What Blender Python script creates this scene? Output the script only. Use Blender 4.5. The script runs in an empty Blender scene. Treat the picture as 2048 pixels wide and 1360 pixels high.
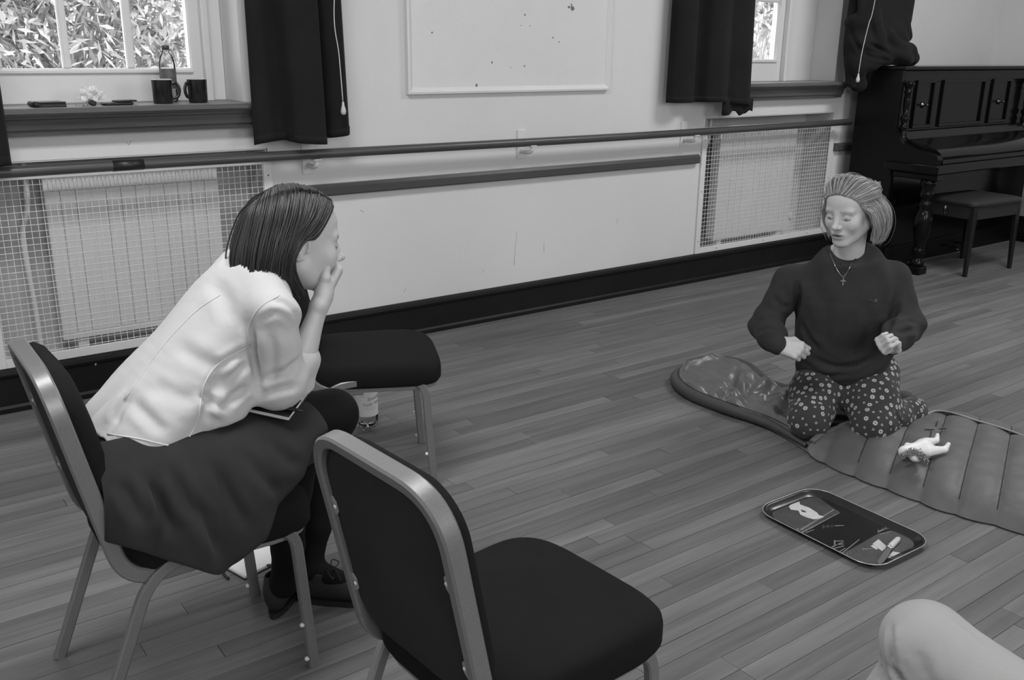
import bpy, bmesh, math, random
import numpy as np
from mathutils import Vector, Matrix
from mathutils.bvhtree import BVHTree

random.seed(7); rng = np.random.default_rng(7)
SC = bpy.context.scene
COL = SC.collection

# ---------------------------------------------------------------- camera
F, PITCH, YAW, ROLL, HC = 1880.4, .30256, .63774, .012072, 1.45
_cp, _sp, _cy, _sy = math.cos(PITCH), math.sin(PITCH), math.cos(YAW), math.sin(YAW)
FW = np.array([_sy*_cp, _cy*_cp, -_sp]); RT = np.array([_cy, -_sy, 0.]); UP = np.cross(RT, FW)
_c, _s = math.cos(ROLL), math.sin(ROLL)
RT, UP = _c*RT + _s*UP, -_s*RT + _c*UP
CAM = np.array([0, 0, HC])
cam_data = bpy.data.cameras.new('camera'); cam = bpy.data.objects.new('camera', cam_data)
COL.objects.link(cam)
cam_data.sensor_width = 36.0; cam_data.lens = F/2048*36.0; cam_data.clip_start = .05; cam_data.clip_end = 200
M3 = Matrix(((RT[0], UP[0], -FW[0]), (RT[1], UP[1], -FW[1]), (RT[2], UP[2], -FW[2])))
cam.matrix_world = Matrix.Translation(Vector(CAM)) @ M3.to_4x4()
SC.camera = cam

# ---------------------------------------------------------------- world, light, exposure
W = 4.105          # inner face of the window wall
world = bpy.data.worlds.new('overcast_sky'); SC.world = world; world.use_nodes = True
bg = world.node_tree.nodes['Background']; bg.inputs[0].default_value = (.92, .92, .92, 1); bg.inputs[1].default_value = 4.0

def sun_light(name, direction, strength, angle):
    d = bpy.data.lights.new(name, 'SUN'); d.energy = strength; d.angle = angle
    o = bpy.data.objects.new(name, d); COL.objects.link(o)
    o.rotation_euler = Vector(direction).to_track_quat('-Z', 'Y').to_euler()
    o.location = (3, 8, 6)
def area_light(name, loc, direction, sx, sy, power):
    d = bpy.data.lights.new(name, 'AREA'); d.shape = 'RECTANGLE'; d.size = sx; d.size_y = sy; d.energy = power
    o = bpy.data.objects.new(name, d); COL.objects.link(o); o.location = loc
    o.rotation_euler = Vector(direction).to_track_quat('-Z', 'Y').to_euler()
sun_light('sun', (.80, -.13, -.55), 3.2, .03)
# daylight from the tall windows in the wall opposite, and the hall's ceiling light panels
area_light('opposite_window_light_a', (0.2, -2.9, 2.25), (.1, 1, -.22), 1.9, 1.5, 74)
area_light('opposite_window_light_b', (4.4, -2.9, 2.25), (-.1, 1, -.22), 1.9, 1.5, 56)
area_light('ceiling_panel_light_a', (0.4, 1.9, 3.26), (0, 0, -1), 1.5, .7, 68)
area_light('ceiling_panel_light_b', (5.2, 1.9, 3.26), (0, 0, -1), 1.5, .7, 66)
SC.view_settings.view_transform = 'Standard'; SC.view_settings.look = 'None'
SC.view_settings.exposure = 0.0; SC.view_settings.gamma = 1.0
SC.view_settings.use_curve_mapping = False

# ---------------------------------------------------------------- pixel helpers: measured points on real planes
def ray(x, y): return FW*F + RT*(x-1024) - UP*(y-680)
def atz(x, y, z=0.):
    d = ray(x, y); return CAM + d*((z-HC)/d[2])
def aty(x, y, Y):
    d = ray(x, y); return CAM + d*(Y/d[1])
def atx(x, y, X):
    d = ray(x, y); return CAM + d*(X/d[0])
def ath(x, y, D):
    d = ray(x, y); return CAM + d*(D/math.hypot(d[0], d[1]))

# ---------------------------------------------------------------- object helpers
def V(*a): return np.array(a, float)
def nrm(v):
    v = np.asarray(v, float); return v/np.linalg.norm(v)
def link(name, me, parent=None, mat=None):
    o = bpy.data.objects.new(name, me); COL.objects.link(o)
    if mat is not None and me is not None and len(me.materials) == 0: me.materials.append(mat)
    if parent is not None: o.parent = parent
    return o
def tag(o, label, cat, group=None):
    o['label'] = label; o['category'] = cat
    if group: o['group'] = group
    return o
def struct(o):
    o['kind'] = 'structure'; return o
def stuff(o):
    o['kind'] = 'stuff'; return o
def thing(name, label, cat, loc=(0, 0, 0), rz=0., group=None):
    o = bpy.data.objects.new(name, None); COL.objects.link(o); o.location = Vector(loc); o.rotation_euler = (0, 0, rz)
    o.empty_display_size = .05
    return tag(o, label, cat, group)

class MB:
    """collects shapes, builds ONE mesh"""
    def __init__(s): s.v = []; s.f = []; s.sm = []
    def add(s, vs, fs, smooth=False):
        b = len(s.v); s.v.extend([tuple(map(float, p)) for p in vs])
        for f in fs: s.f.append(tuple(i+b for i in f)); s.sm.append(smooth)
        return s
    def box(s, c, size, R=None, ch=0.):
        c = np.asarray(c, float); h = np.asarray(size, float)/2
        if ch <= 0:
            P = [V(x, y, z)*h for z in (-1, 1) for y in (-1, 1) for x in (-1, 1)]
            fs = [(0, 2, 3, 1), (4, 5, 7, 6), (0, 1, 5, 4), (2, 6, 7, 3), (0, 4, 6, 2), (1, 3, 7, 5)]
        else:
            bm = bmesh.new(); bmesh.ops.create_cube(bm, size=1)
            for v in bm.verts: v.co = Vector((v.co.x*2*h[0], v.co.y*2*h[1], v.co.z*2*h[2]))
            bmesh.ops.bevel(bm, geom=bm.edges[:], offset=min(ch, *(h*.98)), segments=2, profile=.5, affect='EDGES')
            bm.verts.index_update(); P = [np.array(v.co) for v in bm.verts]; fs = [tuple(v.index for v in f.verts) for f in bm.faces]; bm.free()
        if R is not None: P = [np.asarray(R) @ p for p in P]
        return s.add([c+p for p in P], fs)
    def b2(s, lo, hi, ch=0.):
        lo = np.asarray(lo, float); hi = np.asarray(hi, float)
        return s.box((lo+hi)/2, np.abs(hi-lo), ch=ch)
    def tube(s, pts, r, n=8, cap=True, sq=None, up=None, smooth=True, closed=False):
        """sweep along pts. r scalar/list; sq=(w,h) makes a rectangular section"""
        pts = [np.asarray(p, float) for p in pts]; m = len(pts)
        rr = [r]*m if np.isscalar(r) else list(r)
        T = []
        for i in range(m):
            if closed: t = pts[(i+1) % m]-pts[i-1]
            else: t = pts[min(i+1, m-1)]-pts[max(i-1, 0)]
            T.append(nrm(t))
        u = np.array(up, float) if up is not None else (V(0, 0, 1) if abs(T[0][2]) < .9 else V(1, 0, 0))
        rings = []
        for i in range(m):
            t = T[i]; u = u - t*(u @ t)
            if np.linalg.norm(u) < 1e-6: u = np.cross(t, V(.3, .5, .8))
            u = nrm(u); w = np.cross(t, u)
            if sq is None:
                rings.append([pts[i]+rr[i]*(math.cos(a)*w+math.sin(a)*u) for a in np.linspace(0, 2*math.pi, n, endpoint=False)])
            else:
                a, b = sq[0]/2*rr[i], sq[1]/2*rr[i]; c = min(a, b)*.35
                rings.append([pts[i]+x*w+y*u for x, y in ((a, -b+c), (a, b-c), (a-c, b), (-a+c, b), (-a, b-c), (-a, -b+c), (-a+c, -b), (a-c, -b))])
        return s.rings(rings, cap, smooth, closed)
    def rings(s, rings, cap=True, smooth=True, closed=False):
        n = len(rings[0]); m = len(rings); vs = [p for r in rings for p in r]; fs = []
        for i in range(m if closed else m-1):
            for j in range(n):
                a, b = i*n+j, i*n+(j+1) % n; c, d = ((i+1) % m)*n+(j+1) % n, ((i+1) % m)*n+j
                fs.append((a, b, c, d))
        if cap and not closed:
            fs.append(tuple(range(n-1, -1, -1))); fs.append(tuple(range((m-1)*n, m*n)))
        return s.add(vs, fs, smooth)
    def lathe(s, prof, c=(0, 0, 0), n=24, cap=True, R=None):
        c = np.asarray(c, float); R = np.eye(3) if R is None else np.asarray(R)
        rings = [[c+R @ V(r*math.cos(a), r*math.sin(a), z) for a in np.linspace(0, 2*math.pi, n, endpoint=False)] for r, z in prof]
        return s.rings(rings, cap)
    def prism(s, poly, z0, z1, xf=None, smooth=False):
        """extrude a 2D polygon (ccw) along z; xf maps points"""
        xf = xf or (lambda p: p); n = len(poly)
        vs = [xf(V(x, y, z0)) for x, y in poly]+[xf(V(x, y, z1)) for x, y in poly]
        fs = [tuple(range(n-1, -1, -1)), tuple(range(n, 2*n))]+[(i, (i+1) % n, n+(i+1) % n, n+i) for i in range(n)]
        return s.add(vs, fs, smooth)
    def grid(s, P, smooth=True, closeu=False):
        """P[i][j] array of points"""
        P = np.asarray(P); a, b = P.shape[:2]; fs = []
        for i in range(a if closeu else a-1):
            for j in range(b-1): fs.append((i*b+j, ((i+1) % a)*b+j, ((i+1) % a)*b+j+1, i*b+j+1))
        return s.add(P.reshape(-1, 3), fs, smooth)
    def mesh(s, name='mesh'):
        me = bpy.data.meshes.new(name); me.from_pydata(s.v, [], s.f); me.update()
        me.polygons.foreach_set('use_smooth', s.sm)
        return me
    def build(s, name, mat, parent=None):
        me = s.mesh(name)
        bm = bmesh.new(); bm.from_mesh(me); bmesh.ops.recalc_face_normals(bm, faces=bm.faces[:]); bm.to_mesh(me); bm.free()
        return link(name, me, parent, mat)

def shade_auto(o, ang=40):
    """smooth with sharp edges over an angle"""
    me = o.data; me.polygons.foreach_set('use_smooth', [True]*len(me.polygons))
    bm = bmesh.new(); bm.from_mesh(me)
    for e in bm.edges:
        e.smooth = not (len(e.link_faces) == 2 and e.calc_face_angle(0) > math.radians(ang))
    bm.to_mesh(me); bm.free(); return o
def mod(o, kind, **kw):
    m = o.modifiers.new(kind.lower(), kind)
    for k, v in kw.items(): setattr(m, k, v)
    return m
def copy_tree(o, parent=None):
    c = o.copy(); COL.objects.link(c)
    if parent is not None: c.parent = parent
    for ch in o.children: copy_tree(ch, c)
    return c
def spline(pts, n=12):
    """Catmull-Rom through pts (any dimension)"""
    P = [np.asarray(p, float) for p in pts]; P = [2*P[0]-P[1]]+P+[2*P[-1]-P[-2]]; out = []
    for i in range(1, len(P)-2):
        for k in range(n):
            t = k/n; a, b, c, d = P[i-1:i+3]
            out.append(.5*(2*b+(c-a)*t+(2*a-5*b+4*c-d)*t*t+(3*b-a-3*c+d)*t**3))
    out.append(P[-2]); return out
def rot_axis(axis, ang):
    return np.array(Matrix.Rotation(ang, 3, Vector(axis)))

# ---------------------------------------------------------------- materials (the photograph is black and white)
def lin(v):
    v = v/255.; return v/12.92 if v <= .04045 else ((v+.055)/1.055)**2.4
def G(g): return (g, g, g, 1)
def mat(name, g, rough=.6, var=0., vscale=8., vdetail=4., stretch=(1, 1, 1), bump=0., bscale=60., bstretch=None, metal=0., spec=.5,
        rnd=0., sheen=0., coat=0., attr=None, world_co=False, bdist=.002, subs=0.):
    m = bpy.data.materials.new(name); m.use_nodes = True; nt = m.node_tree; N = nt.nodes; L = nt.links
    p = N['Principled BSDF']; p.inputs['Roughness'].default_value = rough; p.inputs['Metallic'].default_value = metal
    p.inputs['Specular IOR Level'].default_value = spec; p.inputs['Base Color'].default_value = G(g)
    if sheen: p.inputs['Sheen Weight'].default_value = sheen; p.inputs['Sheen Roughness'].default_value = .5
    if coat: p.inputs['Coat Weight'].default_value = coat; p.inputs['Coat Roughness'].default_value = .08
    if subs:
        p.inputs['Subsurface Weight'].default_value = subs; p.inputs['Subsurface Scale'].default_value = .006
    if world_co:
        co = N.new('ShaderNodeNewGeometry').outputs['Position']
    else:
        co = N.new('ShaderNodeTexCoord').outputs['Object']
    def mapped(st):
        mp = N.new('ShaderNodeMapping'); mp.inputs['Scale'].default_value = st; L.new(co, mp.inputs[0])
        if rnd:
            oi = N.new('ShaderNodeObjectInfo'); mu = N.new('ShaderNodeVectorMath'); mu.operation = 'MULTIPLY'; mu.inputs[1].default_value = (91, 37, 53)
            cx = N.new('ShaderNodeCombineXYZ')
            for i in range(3): L.new(oi.outputs['Random'], cx.inputs[i])
            L.new(cx.outputs[0], mu.inputs[0]); L.new(mu.outputs[0], mp.inputs['Location'])
        return mp.outputs[0]
    val = None
    if var:
        nz = N.new('ShaderNodeTexNoise'); nz.inputs['Scale'].default_value = vscale; nz.inputs['Detail'].default_value = vdetail; nz.inputs['Roughness'].default_value = .6
        L.new(mapped(stretch), nz.inputs['Vector'])
        mr = N.new('ShaderNodeMapRange'); mr.inputs[1].default_value = .25; mr.inputs[2].default_value = .75; mr.inputs[3].default_value = 1-var; mr.inputs[4].default_value = 1+var
        L.new(nz.outputs[0], mr.inputs[0]); val = mr.outputs[0]
    if rnd:
        oi = N.new('ShaderNodeObjectInfo'); mr = N.new('ShaderNodeMapRange'); mr.inputs[3].default_value = 1-rnd; mr.inputs[4].default_value = 1+rnd
        L.new(oi.outputs['Random'], mr.inputs[0])
        if val is None: val = mr.outputs[0]
        else:
            mu = N.new('ShaderNodeMath'); mu.operation = 'MULTIPLY'; L.new(val, mu.inputs[0]); L.new(mr.outputs[0], mu.inputs[1]); val = mu.outputs[0]
    if attr:
        at = N.new('ShaderNodeAttribute'); at.attribute_name = attr
        if val is None: val = at.outputs['Fac']
        else:
            mu = N.new('ShaderNodeMath'); mu.operation = 'MULTIPLY'; L.new(val, mu.inputs[0]); L.new(at.outputs['Fac'], mu.inputs[1]); val = mu.outputs[0]
    if val is not None:
        mu = N.new('ShaderNodeMath'); mu.operation = 'MULTIPLY'; mu.inputs[1].default_value = g; L.new(val, mu.inputs[0])
        cb = N.new('ShaderNodeCombineColor')
        for i in range(3): L.new(mu.outputs[0], cb.inputs[i])
        L.new(cb.outputs[0], p.inputs['Base Color'])
    if bump:
        nz = N.new('ShaderNodeTexNoise'); nz.inputs['Scale'].default_value = bscale; nz.inputs['Detail'].default_value = 3
        L.new(mapped(bstretch or stretch), nz.inputs['Vector'])
        b = N.new('ShaderNodeBump'); b.inputs['Strength'].default_value = bump; b.inputs['Distance'].default_value = bdist
        L.new(nz.outputs[0], b.inputs['Height']); L.new(b.outputs[0], p.inputs['Normal'])
    return m
def glass_mat(name, tint=1., refl=.12, rough=.02):
    m = bpy.data.materials.new(name); m.use_nodes = True; nt = m.node_tree; N = nt.nodes; L = nt.links
    N.remove(N['Principled BSDF']); out = N['Material Output']
    tr = N.new('ShaderNodeBsdfTransparent'); tr.inputs[0].default_value = G(tint)
    gl = N.new('ShaderNodeBsdfGlossy'); gl.inputs['Roughness'].default_value = rough
    lw = N.new('ShaderNodeLayerWeight'); lw.inputs[0].default_value = refl*2.2
    mx = N.new('ShaderNodeMixShader'); L.new(lw.outputs['Fresnel'], mx.inputs[0]); L.new(tr.outputs[0], mx.inputs[1]); L.new(gl.outputs[0], mx.inputs[2])
    L.new(mx.outputs[0], out.inputs[0]); return m

M = dict(
    wall=mat('painted_wall', .66, .7, var=.035, vscale=1.3, bump=.25, bscale=45, world_co=True, bdist=.003),
    ceil=mat('painted_ceiling', .7, .8, bump=.1),
    white=mat('white_gloss_paint', .68, .38, var=.03, vscale=3, bump=.12, bscale=30, world_co=True),
    boardpaint=mat('board_paint', .68, .5, var=.03, vscale=5, bump=.5, bscale=38, world_co=True, bdist=.003),
    skirting=mat('black_gloss_skirting', .008, .5, spec=.25, var=.25, vscale=10, bump=.15, bscale=25, world_co=True),
    rail=mat('varnished_rail', .062, .34, var=.22, vscale=9, stretch=(.12, 1, 1), bump=.15, bscale=50, world_co=True),
    sill=mat('varnished_sill', .10, .32, var=.35, vscale=14, stretch=(.1, 1, 1), bump=.2, bscale=50, world_co=True),
    silltop=mat('worn_sill_top', .2, .5, var=.5, vscale=20, stretch=(.15, 1, 1), world_co=True),
    board=mat('oak_floor_board', .138, .5, spec=.22, var=.30, vscale=26, vdetail=6, stretch=(.07, 1, 1), bump=.25, bscale=90, bstretch=(.05, 1, 1), rnd=.20, world_co=True, bdist=.0012),
    subfloor=mat('dark_subfloor', .03, .9),
    curtain=mat('dark_curtain', .014, .95, spec=.12, var=.2, vscale=5, sheen=.04, bump=.3, bscale=220, bdist=.001),
    tape=mat('black_tape', .015, .4, bump=.2),
    wire=mat('wire_paint', .75, .45),
    radiator=mat('radiator_paint', .62, .45, var=.04, vscale=6),
    niche=mat('niche_shade_tone', .52, .85, var=.08, vscale=3, bump=.2),  # darker than the wall paint: recess shade put into the colour
    pane=glass_mat('window_glass', .98, .06),
)
# ================================================================ THE ROOM
X0, X1, Y0, ZC = -2.2, 7.86, -3.1, 3.3
floor = struct(link('floor', MB().b2((X0, Y0, -.12), (X1, W+.3, -.016)).mesh('floor'), None, M['subfloor']))
# boards: strips 6 cm wide laid along the window wall
PW = .0595
unit = MB().box((0, 0, -.0075), (1, 1, .015)).mesh('board'); unit.materials.append(M['board'])
rows = int((W - .2)/PW)
rest = MB(); nb = 0; cand = []
def in_view(x0, x1, y):
    for k in range(9):
        p = V(x0+(x1-x0)*k/8, y, 0)-CAM; d = p @ FW
        if d > .3:
            px, py = 1024+F*(p @ RT)/d, 680-F*(p @ UP)/d
            if -60 < px < 2110 and py < 1420: return True
    return False
y = W-.012
while y > Y0+.1:
    x = X0+random.random()*.9
    yc = y-PW/2
    rest_lo = X0
    segs = [(X0, x)]
    while x < X1:
        ln = random.choice((.95, 1.25, 1.5, 1.8, 2.1)); segs.append((x, min(x+ln, X1))); x += ln
    for a, b in segs:
        if b-a < .05: continue
        dz = random.uniform(-.0006, .0004)
        if in_view(a, b, yc): cand.append((math.hypot(min(max(a, 2.), b), yc), a, b, yc, dz))
        else:
            rest.b2((a+.0008, yc-PW/2+.0006, -.015+dz), (b-.0008, yc+PW/2-.0006, dz))
    y -= PW
cand.sort()
for k, (_, a, b, yc, dz) in enumerate(cand):
    if k < 300:                              # the nearest strips one by one
        o = bpy.data.objects.new('board', unit); COL.objects.link(o); o.parent = floor
        o.location = ((a+b)/2, yc, dz); o.scale = (b-a-.0016, PW-.0013, 1)
    else: rest.b2((a+.0008, yc-PW/2+.0006, -.015+dz), (b-.0008, yc+PW/2-.0006, dz))
print('BOARDS', len(cand)); stuff(rest.build('outlying_boards', M['board'], floor))

# window wall: solid with two window openings and the two radiator niches under them
SILL = (1.205, 1.245)                        # sill heights, left and right window
WIN = ((.42, 1.565), (4.52, 5.79))           # openings
NICHE = ((.50, 1.655), (4.53, 5.83)); NZ = (.17, (1.002, 1.04))
TH = .34
wb = MB()
def wbox(x0, x1, z0, z1): wb.b2((x0, W, z0), (x1, W+TH, z1))
wbox(X0-.2, WIN[0][0]-.0, 0, ZC); wbox(1.66, 4.52, 0, ZC); wbox(5.83, X1+.2, 0, ZC)
wbox(1.565, 1.66, NZ[1][0], ZC); wbox(5.79, 5.83, NZ[1][1], ZC)
for i in (0, 1):
    a, b = WIN[i]; n0, n1 = NICHE[i]
    wbox(a, b, NZ[1][i], SILL[i]-.02); wbox(a, b, 2.75, ZC)                # apron, lintel
    wbox(a, (1.66, 5.83)[i], 0, NZ[0])
    wb.b2((a-.0, W+.24, NZ[0]), ((1.66, 5.83)[i], W+TH, NZ[1][i]))         # back of the niche
wbox(.42, .50, NZ[0], NZ[1][0])
wall_back = struct(wb.build('wall_back', M['wall']))
for i in (0, 1):                             # lining added to the radiator niches, its darker tone deepens their shade
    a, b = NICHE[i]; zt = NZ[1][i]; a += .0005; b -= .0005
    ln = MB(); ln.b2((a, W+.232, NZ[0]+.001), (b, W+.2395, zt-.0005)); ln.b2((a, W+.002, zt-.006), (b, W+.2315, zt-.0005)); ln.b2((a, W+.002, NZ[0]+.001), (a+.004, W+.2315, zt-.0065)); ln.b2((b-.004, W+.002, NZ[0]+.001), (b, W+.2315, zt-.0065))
    ln.build('niche_shade_lining', M['niche'], wall_back)
sc_ = MB()                                   # scuffs on the paint
for pts in (((1028, 530), (1030, 500), (1034, 462)), ((808, 585), (812, 575)), ((1088, 504), (1088, 485)), ((967, 545), (967, 538)), ((1233, 447), (1236, 436)), ((262, 282), (258, 290), (252, 284)), ((720, 420), (728, 424)), ((905, 8), (905, 40))):
    sc_.tube([aty(x, y, W-.0004) for x, y in pts], .0011, 4)
stuff(sc_.build('scuff_marks', mat('scuff', .35, .8), wall_back))
struct(MB().b2((X1, Y0, 0), (X1+.2, W, ZC)).build('wall_right', M['wall']))
struct(MB().b2((X0-.2, Y0, 0), (X0, W, ZC)).build('wall_left', M['wall']))
struct(MB().b2((X0, Y0-.2, 0), (X1, Y0, ZC)).build('wall_front', M['wall']))
struct(MB().b2((X0-.2, Y0-.2, ZC), (X1+.2, W+TH, ZC+.15)).build('ceiling', M['ceil']))

# skirting: tall black board with a rounded lip on top
def skirting(name, x0, x1):
    prof = [(0, 0), (-.03, 0), (-.03, .02), (-.022, .03), (-.022, .145), (-.03, .15), (-.034, .162), (-.03, .176), (-.012, .182), (0, .182)]
    m = MB(); m.rings([[V(x, W-.0005+p, z) for p, z in prof] for x in (x0, x1)], smooth=False)
    return struct(m.build(name, M['skirting']))
sk = skirting('baseboard_back', X0+.001, X1-.001)
skr = MB(); skr.rings([[V(X1-.0005+p, y, z) for p, z in [(0, 0), (-.03, 0), (-.022, .03), (-.022, .145), (-.034, .162), (-.012, .182), (0, .182)]] for y in (Y0+.001, W-.04)], smooth=False)
struct(skr.build('baseboard_right', M['skirting']))
fl = MB()                                           # chipped white paint flakes on the skirting
for px, py, r in ((193, 727, .012), (272, 712, .009), (98, 742, .004)):
    p = aty(px, py, W-.0335); fl.prism([(-r*.8, r*.6), (-r*.2, -r), (r*.2, -r*.3), (r, r*.6)], 0, .0025, lambda q, p=p: V(p[0]+q[0], W-.0225-q[2], p[2]+q[1]))
stuff(fl.build('paint_flakes', M['white'], sk))

# windows: sash with glazing bars, each pane its own part
def window(name, i, xs, zs, zb, fr, barw):
    a, b = WIN[i]; yg = W+.22
    root = bpy.data.objects.new(name, None); COL.objects.link(root); root.location = ((a+b)/2, yg, SILL[i]); struct(root)
    def put(m, n, mt):
        o = m.build(n, mt, root); o.matrix_parent_inverse = Matrix.Translation(-Vector(root.location)); return o
    f = MB(); zt = 2.74; l0, l1 = xs[0], xs[-1]
    f.b2((a+.002, yg-.015, SILL[i]-.018), (l0, yg+.05, zt)); f.b2((l1, yg-.015, SILL[i]-.018), (b-.002, yg+.05, zt))   # stiles
    f.b2((l0, yg-.015, SILL[i]-.018), (l1, yg+.05, zb)); f.b2((l0, yg-.015, zs[-1]), (l1, yg+.05, zt))                # deep bottom rail, head
    put(f, 'frame', M['white'])
    f = MB(); f.b2((l0-.0, yg-.028, zb-.02), (l1, yg-.0151, zb-.004), .004)
    put(f, 'rail_bead', M['white'])
    f = MB(); f.b2((l1+.045, yg-.055, SILL[i]-.018), (l1+.075, yg-.0151, zt), .006); f.b2((l0-.075, yg-.055, SILL[i]-.018), (l0-.045, yg-.0151, zt), .006)
    put(f, 'stop_bead', M['white'])
    for x in xs[1:-1]:
        m = MB(); m.b2((x-barw/2, yg-.012, zb), (x+barw/2, yg+.035, zs[-1]), .007); put(m, 'glazing_bar', M['white'])
    for z in zs[1:-1]:
        for x, x2 in zip(xs[:-1], xs[1:]):
            m = MB(); m.b2((x+barw/2, yg-.010, z-barw/2), (x2-barw/2, yg+.033, z+barw/2), .007); put(m, 'glazing_bar', M['white'])
    for x, x2 in zip(xs[:-1], xs[1:]):
        for z, z2 in zip(zs[:-1], zs[1:]):
            m = MB(); m.b2((x, yg+.008, z), (x2, yg+.012, z2)); put(m, 'pane', M['pane'])
    return root
window('window_1', 0, (.545, .655, .913, 1.168, 1.422), (1.343, 1.83, 2.32, 2.7), 1.343, .1, .030)
window('window_2', 1, (4.63, 4.885, 5.14, 5.405), (1.388, 1.765, 2.2, 2.66), 1.388, .1, .030)

# moulded sills
def sill(name, i, x0, x1):
    zt = SILL[i]; y0 = W-.115
    prof = [(W, zt-.105), (W-.05, zt-.105), (W-.055, zt-.085), (W-.062, zt-.083), (W-.07, zt-.045), (W-.085, zt-.04), (W-.088, zt-.03), (W-.105, zt-.028), (y0, zt-.018), (y0, zt-.006), (y0+.006, zt), (W, zt)]
    m = MB(); m.rings([[V(x, yy, z) for yy, z in prof] for x in (x0, x1)], smooth=False)
    o = struct(m.build(name, M['sill']))
    t = MB(); t.b2((WIN[i][0]+.001, W-.09, zt-.017), (WIN[i][1]-.001, W+.2045, zt+.002))
    t.build('sill_board', M['silltop'], o)
    return o
sill('trim_1', 0, .33, 1.60); sill('trim_2', 1, 4.44, 5.815)

# ---- radiators behind wire guards
def radiator(x0, x1, z0, z1, label):
    r = thing('radiator', label, 'radiator', ((x0+x1)/2, W+.12, z0))
    def put(m, n): o = m.build(n, M['radiator'], r); o.matrix_parent_inverse = Matrix.Translation(-Vector(r.location)); return o
    m = MB(); n = round((x1-x0)/.062); w = (x1-x0)/n; prof = []
    for k in range(n):
        a = x0+k*w; prof += [(a, .0865), (a+.0015, .0815), (a+.006, .080), (a+w-.006, .080), (a+w-.0015, .0815)]
    prof += [(x1, .0865), (x1, .15), (x0, .15)]
    m.rings([[V(x, W+yy, z) for x, yy in prof] for z in (z0+.03, z1-.06)], smooth=False)
    put(m, 'panel')
    m = MB(); m.b2((x0, W+.084, z1-.06), (x1, W+.15, z1-.001), .004); put(m, 'top_header')
    m = MB(); m.b2((x0, W+.082, z0), (x1, W+.15, z0+.03), .004); put(m, 'bottom_header')
    m = MB(); k = x0+.02
    while k < x1-.02: m.b2((k, W+.076, z1-.056), (k+.007, W+.0839, z1-.012)); k += .016
    stuff(put(m, 'top_fins'))
    m = MB(); m.tube([V(x1, W+.12, z0+.02), V(x1+.05, W+.12, z0+.02), V(x1+.055, W+.12, z0+.06)], .012); m.tube([V(x1+.055, W+.12, z0+.05), V(x1+.055, W+.12, z0+.11)], .017); put(m, 'valve')
    for xf in (x0+.08, x1-.08):
        m = MB(); m.b2((xf-.02, W+.1, .171), (xf+.02, W+.14, z0+.001)); put(m, 'foot')
    return r
radiator(.735, 1.45, .235, .925, 'white panel radiator behind the wire guard, left below the sill with mugs')
radiator(4.765, 5.545, .23, .955, 'white panel radiator behind the wire guard beside the piano')
pp = MB(); pp.tube(spline([V(.683, W+.12, .99), V(.68, W+.12, .86), V(.672, W+.12, .79), V(.645, W+.12, .71), V(.642, W+.12, .6), V(.65, W+.12, .4), V(.652, W+.12, .172)], 6), .0125, 10)
tag(pp.build('heating_pipe', M['radiator']), 'bent white heating pipe left of the radiator behind the wire guard', 'pipe')
p2 = MB(); p2.tube(spline([V(4.70, W+.12, 1.02), V(4.69, W+.12, .9), V(4.66, W+.12, .8), V(4.64, W+.12, .6), V(4.64, W+.12, .172)], 6), .011, 8)
tag(p2.build('heating_pipe', M['radiator']), 'thin heating pipe in the niche by the right-hand radiator', 'pipe')

def guard(x0, x1, z0, z1, zs, label):
    g = thing('radiator_guard', label, 'radiator guard', ((x0+x1)/2, W, z0), group='wire radiator guards')
    def put(m, n, mt): o = m.build(n, mt, g); o.matrix_parent_inverse = Matrix.Translation(-Vector(g.location)); return o
    t = .012; fw = .042
    m = MB(); m.b2((x0, W-t, z0), (x0+fw, W-.0005, z1), .002); put(m, 'frame_stile', M['white'])
    m = MB(); m.b2((x1-fw, W-t, z0), (x1, W-.0005, z1), .002); put(m, 'frame_stile', M['white'])
    m = MB(); m.b2((x0+fw, W-t, z0), (x1-fw, W-.0005, z0+fw*.9), .002); put(m, 'frame_rail', M['white'])
    m = MB(); m.b2((x0+fw, W-t, z1-.03), (x1-fw, W-.0005, z1), .002); put(m, 'frame_rail', M['white'])
    m = MB(); s = .0262; x = x0+fw+.004
    while x < x1-fw: m.tube([V(x, W-.006, z0+.03), V(x, W-.006, z1-.02)], .0014, 4, cap=False); x += s
    z = z0+fw*.9+.008
    while z < z1-.03: m.tube([V(x0+.035, W-.0085, z), V(x1-.035, W-.0085, z)], .0014, 4, cap=False); z += s
    stuff(put(m, 'wire_mesh', M['wire']))
    m = MB()
    for xx in (x0+.02, x1-.02):
        for zz in np.linspace(z0+.08, z1-.08, 3): m.lathe([(.0035, 0), (.003, .0015)], (xx, W-t, zz), 8, R=rot_axis((1, 0, 0), math.pi/2))
    for xx in np.linspace(x0+.2, x1-.2, 3): m.lathe([(.0035, 0), (.003, .0015)], (xx, W-t, z0+.018), 8, R=rot_axis((1, 0, 0), math.pi/2))
    stuff(put(m, 'screws', M['tape']))
    return g
guard(.455, 1.672, .183, .962, .0, 'white framed wire mesh radiator guard behind the woman in the blouse')
guard(4.495, 5.842, .183, .985, .0, 'white framed wire mesh radiator guard beside the piano')

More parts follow.
